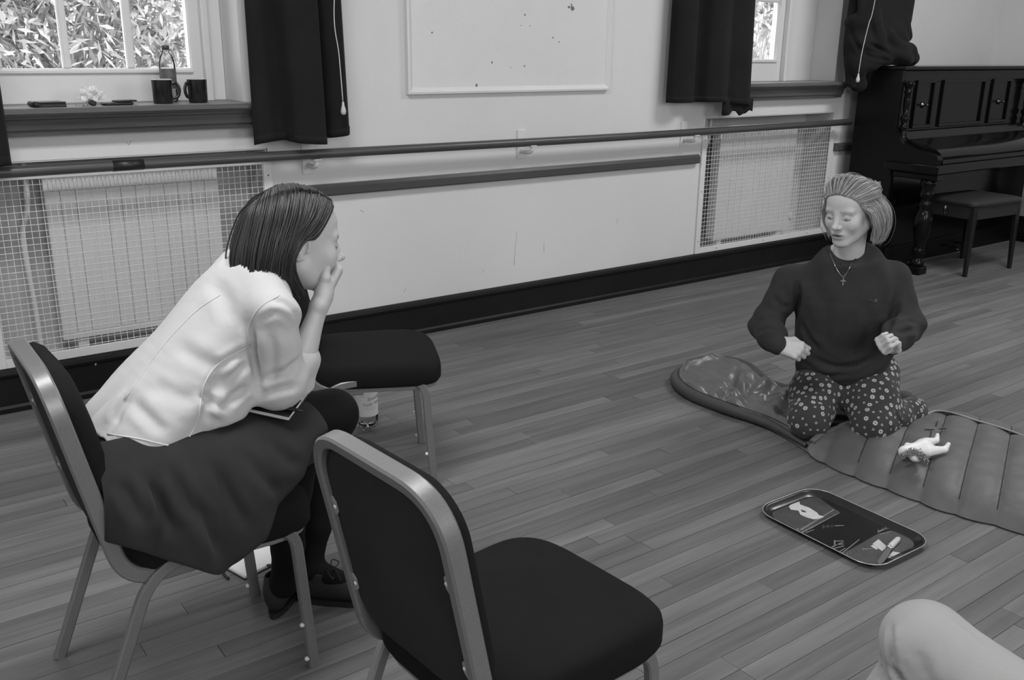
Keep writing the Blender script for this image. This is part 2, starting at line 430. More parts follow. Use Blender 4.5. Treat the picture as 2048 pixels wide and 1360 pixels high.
# ---- ballet barre on brackets, and the flat rail under it
BY, BZ = W-.10, .972
b = thing('ballet_barre', 'long round varnished wooden barre running along the window wall', 'barre', (3.2, BY, BZ))
pinv = Matrix.Translation(-Vector(b.location))
m = MB(); m.tube([V(x, BY, BZ+.004*math.sin(x*1.3)) for x in np.linspace(-1.9, 5.88, 40)], .0215, 14); o = m.build('pole', M['rail'], b); o.matrix_parent_inverse = pinv
for px, xx in ((610, 1.85), (1045, 3.085), (1375, 4.33), (0, -.9)):
    m = MB(); m.b2((xx-.028, W-.008, BZ-.10), (xx+.028, W-.0004, BZ+.055), .003)
    m.tube(spline([V(xx, W-.006, BZ-.055), V(xx, W-.05, BZ-.06), V(xx, W-.095, BZ-.05), V(xx, BY, BZ-.02)], 4), .011, 8)
    m.b2((xx-.02, BY-.018, BZ-.026), (xx+.02, BY+.018, BZ-.0195), .002)
    o = m.build('bracket', M['white'], b); o.matrix_parent_inverse = pinv
p = aty(256, 336, BY)
tp = MB(); tp.tube([V(.966, BY, BZ+.0035), V(1.087, BY, BZ+.0037)], .0226, 14); o = tp.build('tape_wrap', M['tape'], b); o.matrix_parent_inverse = pinv
o['label'] = 'black tape wound round the barre'
def flat_rail(x0, x1, label):
    m = MB(); prof = [(W-.0005, .768), (W-.03, .768), (W-.036, .775), (W-.036, .808), (W-.026, .822), (W-.0005, .822)]
    m.rings([[V(x+((.012 if k else -.012) if yy < W-.01 else 0)*(-1), yy, z) for yy, z in prof] for k, x in ((0, x0), (1, x1))], smooth=False)
    return tag(m.build('wooden_rail', M['rail']), label, 'rail')
flat_rail(1.675, 4.468, 'flat wooden wall rail between the two radiator guards under the barre')
flat_rail(5.86, 7.60, 'short end of flat wooden wall rail running behind the piano')

# ---- noticeboard painted over white
nbd = thing('noticeboard', 'white painted framed noticeboard with chipped marks on the wall', 'noticeboard', (3.03, W, 1.225))
pinv = Matrix.Translation(-Vector(nbd.location))
bx0, bx1, bz0, bz1 = 2.383, 3.69, 1.222, 2.45
def put(m, n, mt): o = m.build(n, mt, nbd); o.matrix_parent_inverse = pinv; return o
m = MB(); m.b2((bx0+.02, W-.012, bz0+.02), (bx1-.02, W-.0005, bz1-.02)); put(m, 'panel', M['boardpaint'])
def strip(a, b_, out):
    pr = [(0, .0), (0, .024), (.010, .026), (.030, .013), (.036, .0)]
    # frame profile swept between mitred corners
    A, B, O = np.array(a), np.array(b_), np.array(out); T = nrm(B-A)
    R1 = [A+V(O[0]*-d, 0, O[2]*-d)+T*d+V(0, -h, 0) for d, h in pr]; R2 = [B+V(O[0]*-d, 0, O[2]*-d)-T*d+V(0, -h, 0) for d, h in pr]
    m = MB(); m.rings([R1, R2], smooth=False); put(m, 'frame_strip', M['white'])
Yw = W-.0005
strip((bx0, Yw, bz0), (bx1, Yw, bz0), (0, 0, -1)); strip((bx0, Yw, bz1), (bx1, Yw, bz1), (0, 0, 1))
strip((bx0, Yw, bz0), (bx0, Yw, bz1), (-1, 0, 0)); strip((bx1, Yw, bz0), (bx1, Yw, bz1), (1, 0, 0))
mk = MB()
for px, py, r in ((1050, 30, .006), (864, 65, .005), (984, 125, .006), (1049, 132, .005), (1106, 75, .005), (1118, 84, .004), (953, 171, .009), (1060, 52, .003), (1042, 51, .003), (1021, 135, .003), (1145, 17, .016), (1138, 14, .008), (1143, 9, .006)):
    q = aty(px, py, W-.0125); n = 7
    mk.prism([(r*random.uniform(.6, 1.1)*math.cos(t), r*random.uniform(.6, 1.1)*math.sin(t)) for t in np.linspace(0, 2*math.pi, n, endpoint=False)], 0, .001, lambda e, q=q: V(q[0]+e[0], W-.0121-e[2], q[2]+e[1]))
stuff(put(mk, 'chip_marks', mat('bare_board', .16, .8)))
# ================================================================ FURNITURE AND THINGS
M.update(
    frame=mat('hammered_frame', .20, .38, var=.10, vscale=260, metal=.35, spec=.5, bump=.25, bscale=420, bdist=.0006),
    fabric=mat('dark_chair_fabric', .012, .95, spec=.1, var=.15, vscale=7, sheen=.0, bump=.3, bscale=500, bdist=.0006),
    fabric_back=mat('dark_chair_back_fabric', .034, .95, spec=.1, var=.12, vscale=7, sheen=.0, bump=.3, bscale=500, bdist=.0006),
    tabm=mat('pale_tab', .34, .4, metal=.3),
    stud=mat('white_plastic', .75, .4),
    seatpan=mat('seat_pan', .2, .5, metal=.2),
    lacquer=mat('black_piano_lacquer', .004, .16, spec=.22, var=.3, vscale=3),
    piano_wood=mat('piano_side_lacquer', .005, .35, spec=.2),
    brass=mat('dull_brass', .12, .3, metal=1),
    stoolpad=mat('stool_pad', .014, .6), stoolwood=mat('stool_wood', .01, .3, spec=.3),
)
def superellipse(a, b, n, e=4., x0=0., taper=0.):
    out = []
    for t in np.linspace(0, 2*math.pi, n, endpoint=False):
        c, s = math.cos(t), math.sin(t)
        x = a*math.copysign(abs(c)**(2/e), c); y = b*math.copysign(abs(s)**(2/e), s)
        out.append((x0+x, y*(1+taper*x/a)))
    return out
def arc_corner(p0, c, p1, r, n=7):
    """round the corner c between p0 and p1"""
    p0, c, p1 = map(lambda q: np.asarray(q, float), (p0, c, p1)); a, b = nrm(p0-c), nrm(p1-c)
    return [(1-t)**2*(c+a*r)+2*t*(1-t)*c+t*t*(c+b*r) for t in np.linspace(0, 1, n)]
def make_chair():
    root = thing('banquet_chair', 'chair', 'chair')
    for sy in (-1, 1):
        yy = .192*sy
        P = [V(-.25, yy, 0)]+arc_corner((-.25, yy, 0), (-.095, yy, .392), (.1, yy, .395), .09, 9)+arc_corner((0, yy, .395), (.222, yy, .395), (.25, yy, 0), .07, 9)+[V(.25, yy, 0)]
        m = MB(); m.tube(P, 1., sq=(.026, .021), up=(0, 1, 0), smooth=False)
        shade_auto(m.build('leg_frame', M['frame'], root), 35)
        for z in (.028, .125):
            s = MB(); s.lathe([(.0005, -.006), (.0045, -.004), (.0065, 0), (.0045, .004), (.0005, .006)], (.25-.071*z-.0155, yy+(-.004 if sy < 0 else .004), z), 8); s.build('bumper', M['stud'], root)
    # back frame: one bent tube, under the seat, up the back and across
    yb = .180; ztop = .832; lean = lambda z: -.158-(z-.40)*.205
    low = [V(.02, -yb, .366)]+arc_corner((.0, -yb, .366), (lean(.366)+.002, -yb, .366), (lean(.7), -yb, .7), .075, 9)
    up_ = arc_corner((lean(.5), -yb, .5), (lean(ztop), -yb, ztop), (lean(ztop), 0, ztop), .095, 11)
    half = low+up_; full = half+[V(p[0], -p[1], p[2]) for p in half[::-1]]
    m = MB(); ups = []
    # keep the section aligned with the back: use the forward vector as reference
    m.tube(full, 1., sq=(.023, .034), up=(0, 0, -1), smooth=False)
    shade_auto(m.build('back_frame', M['frame'], root), 35)
    # back: rear panel and front cushion inside the frame
    def back_pt(u, z, off):
        n = nrm(V(1, 0, .205)); return V(lean(z), u, z)+n*off
    def outline(shr, n=10):
        a = yb-.012-shr; z1 = ztop-.012-shr; z0 = .435+shr*.5; pts = []; r1 = min(.085, a*.8); r2 = min(.07, a*.7)
        for c, (cx, cz), r, t0 in ((0, (a-r1, z1-r1), r1, 0), (1, (-a+r1, z1-r1), r1, 90), (2, (-a+r2, z0+r2), r2, 180), (3, (a-r2, z0+r2), r2, 270)):
            for t in np.linspace(t0, t0+90, n): pts.append((cx+r*math.cos(math.radians(t)), cz+r*math.sin(math.radians(t))))
        return pts
    m = MB(); m.rings([[back_pt(u, z, o) for u, z in outline(s)] for s, o in ((.004, .0), (.0, -.003), (.003, -.007), (.01, -.008))], smooth=True)
    shade_auto(m.build('back_panel', M['fabric_back'], root), 50)
    m = MB(); m.rings([[back_pt(u, z, o) for u, z in outline(s)] for s, o in ((.004, .001), (-.008, .016), (-.008, .03), (.004, .045), (.03, .056), (.07, .061), (.12, .063))], smooth=True)
    m.build('back_cushion', M['fabric'], root)
    for sy in (-1, 1):
        for z in (.52, .685):
            t = MB(); poly = [(-.010, -.019), (.002, -.019), (.010, -.010), (.010, .010), (.002, .019), (-.010, .019)]
            t.prism([(x*-sy, y) for x, y in poly][::(1 if sy < 0 else -1)], 0, .0025, lambda q, z=z, sy=sy: back_pt(sy*(yb-.014)+q[0], z+q[1], -.0085-q[2]))
            tb = t.build('tab', M['tabm'], root)
            s = MB(); c = back_pt(sy*(yb-.019), z, -.011); s.lathe([(.0042, 0), (.0036, .0018), (.001, .0024)], c, 10, R=np.array(Vector((-1, 0, -.2)).to_track_quat('Z', 'Y').to_matrix())); s.build('screw', M['stud'], tb)
    # seat
    m = MB(); R = []
    for sc, z in ((.90, .372), (.975, .374), (1., .384), (1., .425), (.985, .441), (.94, .452), (.85, .459), (.65, .464), (.35, .4665), (.02, .467)):
        R.append([V(x, y, z-(.010*max(0, (x-.2))/.1 if z > .4 else 0)) for x, y in superellipse(.226*sc, .206*sc, 44, 4.8, .064, .05)])
    m.rings(R, smooth=True); m.build('seat', M['fabric'], root)
    m = MB(); m.rings([[V(x, y, z) for x, y in superellipse(.213*s, .19*s, 32, 5, .064, .05)] for s, z in ((.98, .3555), (1., .358), (1., .3715))], smooth=False); m.build('seat_pan', M['seatpan'], root)
    return root
CH = 'stacking banquet chairs'
chairA = make_chair(); chairA.location = (.535, 2.05, 0); chairA.rotation_euler = (0, 0, math.radians(-.6))
tag(chairA, 'dark upholstered metal frame chair that the woman in the blouse sits on', 'chair', CH)
chairB = copy_tree(chairA); chairB.location = (.872, 1.222, 0); chairB.rotation_euler = (0, 0, math.radians(4.4))
tag(chairB, 'empty dark upholstered chair in the foreground with its back to the camera', 'chair', CH)
chairC = copy_tree(chairA); chairC.location = (1.395, 2.80, 0); chairC.rotation_euler = (0, 0, math.radians(-24.5))
tag(chairC, 'empty dark upholstered chair by the wall behind the woman in the blouse', 'chair', CH)

# ---------------------------------------------------------------- curtains
def curtain(label, prof_top, prof_bot, ztop, zbot, sw=.0, lift=None, name='curtain', ny=40):
    """prof: list of (x, distance from wall) along the cloth; zbot(u) hem height"""
    T = np.array(spline(prof_top, 8)); B = np.array(spline(prof_bot, 8)); n = len(T); P = np.zeros((n, ny, 3))
    for j in range(ny):
        t = j/(ny-1)
        for i in range(n):
            u = i/(n-1); x, d = T[i]*(1-t)+B[i]*t; z = ztop+(zbot(u)-ztop)*t
            P[i, j] = (x+sw*math.sin(t*5+u*9), W-d, z)
            if lift: P[i, j] = lift(P[i, j], u, t)
    m = MB(); m.grid(P); o = m.build(name, M['curtain']); mod(o, 'SOLIDIFY', thickness=.004, offset=0)
    hm = MB(); hm.grid(np.array([[P[i, ny-1]+V(0, -.004, .0+k*.035) for k in (0, 1)] for i in range(n)])); h = hm.build('hem', M['curtain'], o)
    mod(h, 'SOLIDIFY', thickness=.003, offset=0)
    return tag(o, label, 'curtain')
c1b = [(1.548, .135), (1.575, .15), (1.64, .125), (1.70, .105), (1.712, .14), (1.735, .185), (1.80, .19), (1.87, .17), (1.885, .10), (1.905, .085), (1.93, .13), (1.985, .145), (2.012, .115)]
c1t = [(1.562, .10), (1.575, .12), (1.61, .11), (1.64, .095), (1.645, .13), (1.67, .16), (1.75, .165), (1.84, .15), (1.855, .10), (1.87, .09), (1.90, .13), (1.95, .14), (1.972, .11)]
curtain('dark pleated curtain hanging right of the window with mugs on its sill', c1t, c1b, 2.55, lambda u: 1.032+.012*math.sin(u*7)+(.02 if u > .72 else 0))
c2b = [(4.10, .06), (4.115, .10), (4.17, .13), (4.25, .125), (4.30, .085), (4.33, .09), (4.37, .145), (4.45, .17), (4.52, .15), (4.55, .135), (4.60, .155), (4.68, .165), (4.735, .15), (4.755, .135)]
c2t = [(4.115, .06), (4.13, .10), (4.18, .12), (4.25, .115), (4.29, .08), (4.32, .09), (4.37, .13), (4.43, .15), (4.50, .14), (4.53, .13), (4.58, .14), (4.65, .15), (4.69, .14), (4.70, .12)]
curtain('dark straight curtain hanging between the noticeboard and the right-hand window', c2t, c2b, 2.55, lambda u: 1.146-.03*max(0, u-.55)/.45)
lo = MB(); lo.grid(np.array([[V(4.50+.27*k/11, W-.142-.008*math.sin(k*1.3), 1.16-j*.028-(.014*math.sin(k*1.1)+.012*(k % 3 == 0))*(j == 3)) for j in range(4)] for k in range(12)]))
cl = lo.build('lining', M['curtain'], bpy.data.objects['curtain.001']); mod(cl, 'SOLIDIFY', thickness=.004)
c0b = [(.2, .05), (.26, .14), (.34, .16), (.42, .14), (.47, .15), (.53, .17), (.585, .155), (.60, .135)]
curtain('narrow strip of dark curtain at the far left edge', [(x-.0, d) for x, d in c0b], [(x+.0, d) for x, d in c0b], 2.55, lambda u: 1.0+.006*math.sin(u*9))
# right-hand curtain: pushed aside, its foot bunched on and behind the piano
def bunch(p, u, t):
    z = p[2]; x = p[0]; y = p[1]
    if z < 1.75:
        k = (1.75-z)/.5
        x += -.03*math.sin(min(k, 1.)*math.pi)*(1-u)+.05*max(0, k-.55)*u
        y -= .02*math.sin(k*9+u*6)*min(1, k)*(1 if u > .3 else .4)
    return V(x, y, z)
c3t = [(5.60, .12), (5.63, .17), (5.70, .19), (5.76, .15), (5.80, .13), (5.84, .18), (5.92, .21), (6.02, .20), (6.10, .17), (6.16, .19), (6.24, .19), (6.30, .15)]
c3b = [(5.71, .14), (5.72, .19), (5.76, .22), (5.81, .20), (5.84, .19), (5.87, .23), (5.94, .28), (6.02, .30), (6.10, .28), (6.16, .29), (6.22, .26), (6.26, .20)]
def z3(u): return 1.225-.03*math.sin(u*6) if u < .40 else (1.19+.203*min(1, (u-.40)/.10) if u < .5 else 1.393)
c3 = curtain('dark curtain bunched against the wall above the end of the piano', c3t, c3b, 2.55, z3, lift=bunch, ny=56)
cordm = mat('white_cord', .6, .6); ac = mat('cream_acorn', .55, .35)
def cord(pts, label, acl):
    t = thing('pull_cord', label, 'cord', pts[-1]); pinv = Matrix.Translation(-Vector(t.location))
    m = MB(); m.tube(spline(pts, 8), .0022, 6); o = m.build('string', cordm, t); o.matrix_parent_inverse = pinv
    m = MB(); e = np.array(pts[-1]); m.lathe([(.002, .004), (.005, 0), (.006, -.012), (.011, -.028), (.0125, -.04), (.010, -.05), (.003, -.054)], e, 12); o = m.build('acorn', ac, t); o.matrix_parent_inverse = pinv
yc = W-.205
cord([V(1.962, yc, 2.5), V(1.964, yc, 2.0), *[aty(px, py, yc) for px, py in ((668, 20), (678, 110), (686, 205))]], 'white curtain pull cord with acorn in front of the left curtain', 1)
yc = 3.80
cord([V(5.76, yc, 2.5), *[aty(px, py, yc) for px, py in ((1750, 0), (1737, 50), (1724, 105), (1717, 148))]], 'white curtain pull cord with acorn beside the end of the piano', 1)

# ---------------------------------------------------------------- upright piano
PX0, PX1, PYB, PYC, PZ = 5.90, 7.82, 3.985, 3.665, 1.355
pn = thing('upright_piano', 'tall black lacquered upright piano in the corner', 'piano', ((PX0+PX1)/2, (PYB+PYC)/2, 0))
pinv = Matrix.Translation(-Vector(pn.location))
def put(m, n, mt=M['lacquer'], par=None):
    o = m.build(n, mt, par or pn)
    o.matrix_parent_inverse = pinv if par is None else Matrix.Identity(4)
    return o
m = MB(); m.b2((PX0+.03, PYC+.05, .1), (PX1-.03, PYB, PZ-.03)); put(m, 'case')
for x in (PX0, PX1-.035):
    m = MB(); m.b2((x, PYC, 0), (x+.035, PYB+.002, PZ-.022), .004); put(m, 'side_panel', M['piano_wood'])
m = MB(); m.b2((PX0-.02, PYC-.025, PZ-.022), (PX1+.02, PYB+.008, PZ), .006); put(m, 'lid')
m = MB(); m.b2((PX0+.035, PYC+.005, PZ-.10), (PX1-.035, PYC+.05, PZ-.023), .008); put(m, 'top_rail')
m = MB(); m.b2((PX0+.035, PYC+.012, .86), (PX1-.035, PYC+.05, PZ-.10)); put(m, 'upper_panel')
for a, b_ in ((6.09, 6.32), (6.42, 6.99), (7.09, 7.36)):
    f = MB()
    for (x0, x1, z0, z1) in ((a, b_, 1.245, 1.265), (a, b_, .945, .968), (a, a+.02, .968, 1.245), (b_-.02, b_, .968, 1.245)): f.b2((x0, PYC-.004, z0), (x1, PYC+.013, z1), .004)
    put(f, 'panel_moulding')
# fallboard (closed, curved), key bed, cheeks
prof = [(3.640, .93), (3.625, .915), (3.60, .885), (3.54, .868), (3.46, .855), (3.39, .835), (3.355, .81), (3.345, .79), (3.35, .775), (3.66, .775), (3.66, .93)]
m = MB(); m.rings([[V(x, y, z) for y, z in prof] for x in (PX0+.06, PX1-.06)], smooth=False); shade_auto(put(m, 'fallboard'), 30)
m = MB(); m.b2((PX0+.06, 3.335, .742), (PX1-.06, 3.64, .774), .006); put(m, 'key_slip')
m = MB(); m.b2((PX0-.004, 3.325, .675), (PX1+.004, PYC+.05, .741), .01); put(m, 'key_bed')
for x in (PX0, PX1-.06):
    m = MB(); pr = [(3.345, .741), (3.335, .775), (3.345, .80), (3.40, .815), (3.52, .83), (3.60, .86), (3.645, .92), (3.665, .96), (3.665, .741)]
    m.rings([[V(xx, y, z) for y, z in pr] for xx in (x, x+.06)], smooth=False); put(m, 'cheek', M['piano_wood'])
m = MB(); m.b2((PX0+.02, 3.335, .635), (PX0+.09, 3.66, .675), .006); m2 = MB(); m2.b2((PX1-.09, 3.335, .635), (PX1-.02, 3.66, .675), .006); put(m, 'key_bed_bracket'); put(m2, 'key_bed_bracket')
leg = [(.044, .0), (.046, .03), (.034, .05), (.03, .07), (.045, .095), (.038, .12), (.033, .15), (.045, .20), (.056, .27), (.058, .32), (.048, .37), (.034, .40), (.046, .42), (.034, .44), (.032, .46), (.046, .48), (.046, .50), (.036, .53), (.05, .56), (.05, .635)]
for x in (PX0+.055, PX1-.055):
    m = MB(); m.lathe([(r, z+.05) for r, z in leg[:-1]]+[(.05, .635)], (x, 3.41, 0), 20); put(m, 'turned_leg')
    m = MB(); m.b2((x-.05, 3.36, .0), (x+.05, PYC, .055), .008); put(m, 'toe_block')
col_ = [(.034, 0), (.036, .02), (.022, .035), (.03, .055), (.019, .075), (.027, .10), (.027, .115), (.018, .13), (.029, .16), (.029, .175), (.018, .19), (.022, .24), (.024, .30), (.020, .33), (.029, .345), (.019, .36), (.03, .385), (.034, .40), (.034, .41)]
for x in (PX0+.05, 7.575):
    m = MB(); m.lathe([(r, .86+z*.96) for r, z in col_], (x, PYC-.028, 0), 18); put(m, 'turned_column')
m = MB(); m.b2((PX0+.035, PYC-.01, .14), (PX1-.035, PYC+.02, .63)); put(m, 'lower_panel')
m = MB(); m.b2((PX0+.035, PYC-.02, 0), (PX1-.035, PYC+.05, .139)); put(m, 'plinth', M['piano_wood'])
for x in (6.68, 6.84):
    m = MB(); m.tube(spline([V(x, PYC-.02, .075), V(x, PYC-.06, .085), V(x, PYC-.11, .07), V(x, PYC-.145, .06)], 4), [.008]*4+[.009]*4+[.014]*4+[.016], 10); put(m, 'pedal', M['brass'])
for x in (6.20, 7.22):      # candle sconce stubs on the upper panel
    m = MB(); m.lathe([(.022, 0), (.02, .006), (.008, .012), (.006, .03), (.012, .04), (.003, .046)], (x, PYC+.011, 1.10), 12, R=rot_axis((1, 0, 0), math.pi/2)); put(m, 'sconce_boss', M['brass'])

# piano stool
st = thing('piano_stool', 'low dark wooden piano stool with padded seat in front of the piano', 'stool', (6.42, 3.33, 0), math.radians(-4))
sw, sd = .56, .40
m = MB(); m.rings([[V(x, y, z) for x, y in superellipse(sw/2*s, sd/2*s, 36, 9)] for s, z in ((1., .468), (1.02, .475), (1.02, .49), (.98, .502), (.85, .510), (.4, .514), (.02, .515))], smooth=True); shade_auto(m.build('padded_seat', M['stoolpad'], st), 40)
ap = MB(); ap.b2((-sw/2+.03, -sd/2+.012, .385), (sw/2-.03, -sd/2+.03, .467)); ap.build('apron', M['stoolpad'], st)
ap = MB(); ap.b2((-sw/2+.03, sd/2-.03, .385), (sw/2-.03, sd/2-.012, .467)); ap.build('apron', M['stoolpad'], st)
for sx in (-1, 1):
    ap = MB(); ap.b2((sx*(sw/2-.021)-.009, -sd/2+.031, .385), (sx*(sw/2-.021)+.009, sd/2-.031, .467)); ap.build('apron', M['stoolpad'], st)
    for sy in (-1, 1):
        m = MB(); c = V(sx*(sw/2-.03), sy*(sd/2-.03), 0)
        m.tube([c+V(0, 0, .467), c+V(0, 0, .38), c+V(sx*.004, sy*.004, .3), c+V(sx*.012, sy*.012, 0)], [1, 1, .85, .6], sq=(.042, .042), up=(0, 1, 0), smooth=False); m.build('leg', M['stoolwood'], st)
    k = MB(); k.lathe([(.006, .0), (.008, .012), (.006, .02), (.013, .032), (.016, .045), (.012, .058), (.004, .066)], (sx*(sw/2+.036), 0, .40), 12); k.lathe([(.004, 0), (.004, .03)], (sx*(sw/2-.013)+(-.0 if sx > 0 else -.03), 0, .41), 8, R=rot_axis((0, 1, 0), math.pi/2)); k.build('height_knob', M['brass'], st)
# ================================================================ THINGS ON THE SILL
M.update(
    mug=mat('black_glazed_mug', .012, .18, spec=.5), mugrim=mat('pale_mug_inside', .5, .3),
    leather=mat('black_leather', .012, .45, bump=.3, bscale=90), chrome=mat('key_metal', .45, .3, metal=1),
    plastic=mat('black_plastic', .015, .35), paper=mat('paper', .7, .8), clear=glass_mat('clear_bottle', .96, .085, .03),
    water=glass_mat('water', .93, .04), cap=mat('dark_cap', .05, .4), labelw=mat('bottle_label', .66, .5), labeld=mat('dark_label', .10, .45, var=.4, vscale=30),
    ink=mat('label_ink', .2, .6), ink2=mat('faint_ink', .42, .6), wrap=mat('crumpled_wrap', .8, .35),
)
zs = SILL[0]+.0022
def mug(x, y, ang, label):
    t = thing('mug', label, 'mug', (x, y, zs), ang, 'mugs on the sill')
    m = MB(); m.lathe([(.0, .0), (.036, 0), (.0385, .004), (.0405, .09), (.041, .0955)], (0, 0, 0), 32, cap=False); m.build('body', M['mug'], t)
    m = MB(); m.lathe([(.041, .0955), (.0395, .098), (.0375, .0955), (.0365, .012), (.0, .009)], (0, 0, 0), 32, cap=False); m.build('lining', M['mugrim'], t)
    m = MB(); m.tube(spline([V(.038, 0, .078), V(.055, 0, .082), V(.066, 0, .066), V(.067, 0, .045), V(.058, 0, .026), V(.037, 0, .020)], 5), 1, sq=(.013, .007), up=(0, 1, 0), smooth=True); m.build('handle', M['mug'], t)
q = aty(327, 207, W-.005); mug(q[0], W-.005, math.radians(-8), 'black mug on the sill with its handle turned to the bottle')
q = aty(397, 205, W+.005); mug(q[0], W+.005, math.radians(205), 'black mug nearest the curtain on the left sill')

# flat-sided drink bottle behind the mugs
q = aty(341, 205, W+.10)
t = thing('drink_bottle', 'clear plastic bottle with dark cap and dark label behind the mugs', 'bottle', (q[0], W+.10, zs), group=None)
m = MB(); m.lathe([(.0, .002), (.028, 0), (.033, .006), (.033, .15), (.031, .165), (.026, .185), (.015, .203), (.0135, .206), (.0135, .214)], (0, 0, 0), 28, cap=False); m.build('body', M['clear'], t)
m = MB(); m.lathe([(.0, .005), (.0315, .005), (.0315, .05), (0, .0505)], (0, 0, 0), 24, cap=False); m.build('drink', M['water'], t)
m = MB(); m.lathe([(.0338, .055), (.0338, .135)], (0, 0, 0), 28, cap=False); o = m.build('label_band', M['labeld'], t)
m = MB(); m.lathe([(.015, .212), (.0155, .222), (.0155, .229), (.014, .231), (.0, .2312)], (0, 0, 0), 20); m.build('cap', M['cap'], t)

# wallet
c = (aty(70, 212, W-.05)+aty(128, 214, W-.05))/2
t = thing('wallet', 'folded black leather wallet on the left end of the sill', 'wallet', (c[0], W-.035, zs), math.radians(6))
for k in range(3):
    m = MB(); m.box((.001*k, -.001*k, .0035+.0068*k), (.108-.004*k, .085, .0062), ch=.0025); m.build('leather_fold', M['leather'], t)
m = MB(); m.tube([V(-.054, -.0425, .011), V(-.054, .0425, .011)], .0105, 10); m.build('spine', M['leather'], t)
m = MB(); m.box((.008, .0, .0075), (.096, .08, .0015)); m.build('card', M['chrome'], t)
# keys
c = aty(172, 212, W-.03)
t = thing('key_bunch', 'small bunch of keys with a black fob between wallet and flat case', 'keys', (c[0], W-.04, zs))
m = MB(); m.box((.022, .0, .012), (.03, .022, .022), R=rot_axis((0, 1, 0), .5), ch=.006); m.build('fob', M['plastic'], t)
m = MB(); m.tube([V(-.004+.014*math.cos(a), .014*math.sin(a), .006+.004*math.cos(a)) for a in np.linspace(0, 2*math.pi, 20, endpoint=False)], .0012, 6, closed=True); m.build('ring', M['chrome'], t)
for a in (2.6, 3.3, 4.0):
    R = rot_axis((0, 0, 1), a); m = MB()
    m.prism([(.012, -.003), (.04, -.003), (.043, 0), (.04, .003), (.012, .003)], .001, .003, lambda p, R=R: R @ p); m.lathe([(.010, .001), (.010, .003)], R @ V(.012, 0, 0), 12); m.build('key', M['chrome'], t)
# flat case / spectacles
c = aty(233, 208, W-.02)
t = thing('flat_case', 'flat black case lying half open on the sill beside the keys', 'case', (c[0], W-.03, zs), math.radians(4))
m = MB(); m.rings([[V(x, y, z) for x, y in superellipse(.062*s, .032*s, 28, 3.5)] for s, z in ((.9, 0), (1, .004), (1, .008), (.85, .012))]); m.build('base', M['plastic'], t)
m = MB(); m.rings([[V(.03+x, y, z+.012+.02*(x+.05)*.5) for x, y in superellipse(.048*s, .030*s, 28, 3.5)] for s, z in ((.9, 0), (1, .003), (.9, .007))]); m.build('lid', M['plastic'], t)
# crumpled clear wrapper
c = aty(187, 198, W+.03)
bm = bmesh.new(); bmesh.ops.create_icosphere(bm, subdivisions=4, radius=1)
for v in bm.verts:
    p = np.array(v.co); n = .62+.3*math.sin(7*p[0]+3*p[1])*math.sin(6*p[2]+2)+.22*math.sin(13*p[1]+5*p[0]*p[2])+random.uniform(-.10, .10)
    v.co = Vector((p[0]*.055*n, p[1]*.035*n, max(-.9, p[2])*.032*n*(1.2-.5*p[0])))
zmin = min(v.co.z for v in bm.verts)
for v in bm.verts: v.co.z -= zmin
me = bpy.data.meshes.new('wrapper'); bm.to_mesh(me); bm.free()
wr = mat('thin_film', .85, .25); nt = wr.node_tree; tr = nt.nodes.new('ShaderNodeBsdfTransparent'); mx = nt.nodes.new('ShaderNodeMixShader'); mx.inputs[0].default_value = .55
nt.links.new(nt.nodes['Principled BSDF'].outputs[0], mx.inputs[2]); nt.links.new(tr.outputs[0], mx.inputs[1]); nt.links.new(mx.outputs[0], nt.nodes['Material Output'].inputs[0])
o = link('crumpled_wrapper', me, None, wr); o.location = (c[0], W+.05, zs); tag(o, 'crumpled see-through wrapper on the sill behind the keys', 'wrapper')

# ================================================================ FLOOR THINGS
# water bottle under the chair by the wall
q = atz(735, 858); bx, by = q[0], q[1]
t = thing('water_bottle', 'large clear water bottle with white label under the chair by the wall', 'bottle', (bx, by, 0))
RB = .0435; prof = [(.040, .03), (RB, .045), (RB, .20), (.042, .23), (.036, .255), (.022, .29), (.014, .305), (.0135, .325)]
m = MB(); R = []
for r, z in ((.012, .012), (.022, .006), (.030, .003), (.037, .010), (.042, .028)):
    R.append([V(r*math.cos(a)*(1), r*math.sin(a), z+(.016*(.5-.5*math.cos(5*a)) if z < .02 else .004*(.5-.5*math.cos(5*a)))) for a in np.linspace(0, 2*math.pi, 40, endpoint=False)])
for r, z in prof[1:]: R.append([V(r*math.cos(a), r*math.sin(a), z) for a in np.linspace(0, 2*math.pi, 40, endpoint=False)])
m.rings(R, cap=False); m.build('body', M['clear'], t)
m = MB(); m.lathe([(.0, .022), (.034, .026), (.041, .05), (.041, .19), (0, .1905)], (0, 0, 0), 28, cap=False); m.build('water', M['water'], t)
m = MB(); m.lathe([(RB+.0006, .068), (RB+.0006, .185)], (0, 0, 0), 40, cap=False); lb = m.build('label_wrap', M['labelw'], t)
m = MB(); m.lathe([(.0155, .318), (.016, .32), (.016, .336), (.014, .338), (0, .3382)], (0, 0, 0), 20); m.build('cap', M['stud'], t)
def text_mesh(body, size, shear=0.):
    cu = bpy.data.curves.new('txt', 'FONT'); cu.body = body; cu.size = size; cu.shear = shear; cu.extrude = 0; cu.resolution_u = 2
    o = bpy.data.objects.new('txt', cu); COL.objects.link(o); dg = bpy.context.evaluated_depsgraph_get(); dg.update()
    me = bpy.data.meshes.new_from_object(o.evaluated_get(dg)); bpy.data.objects.remove(o); return me
ang0 = math.atan2(-by, -bx)              # label front turned to the room's middle
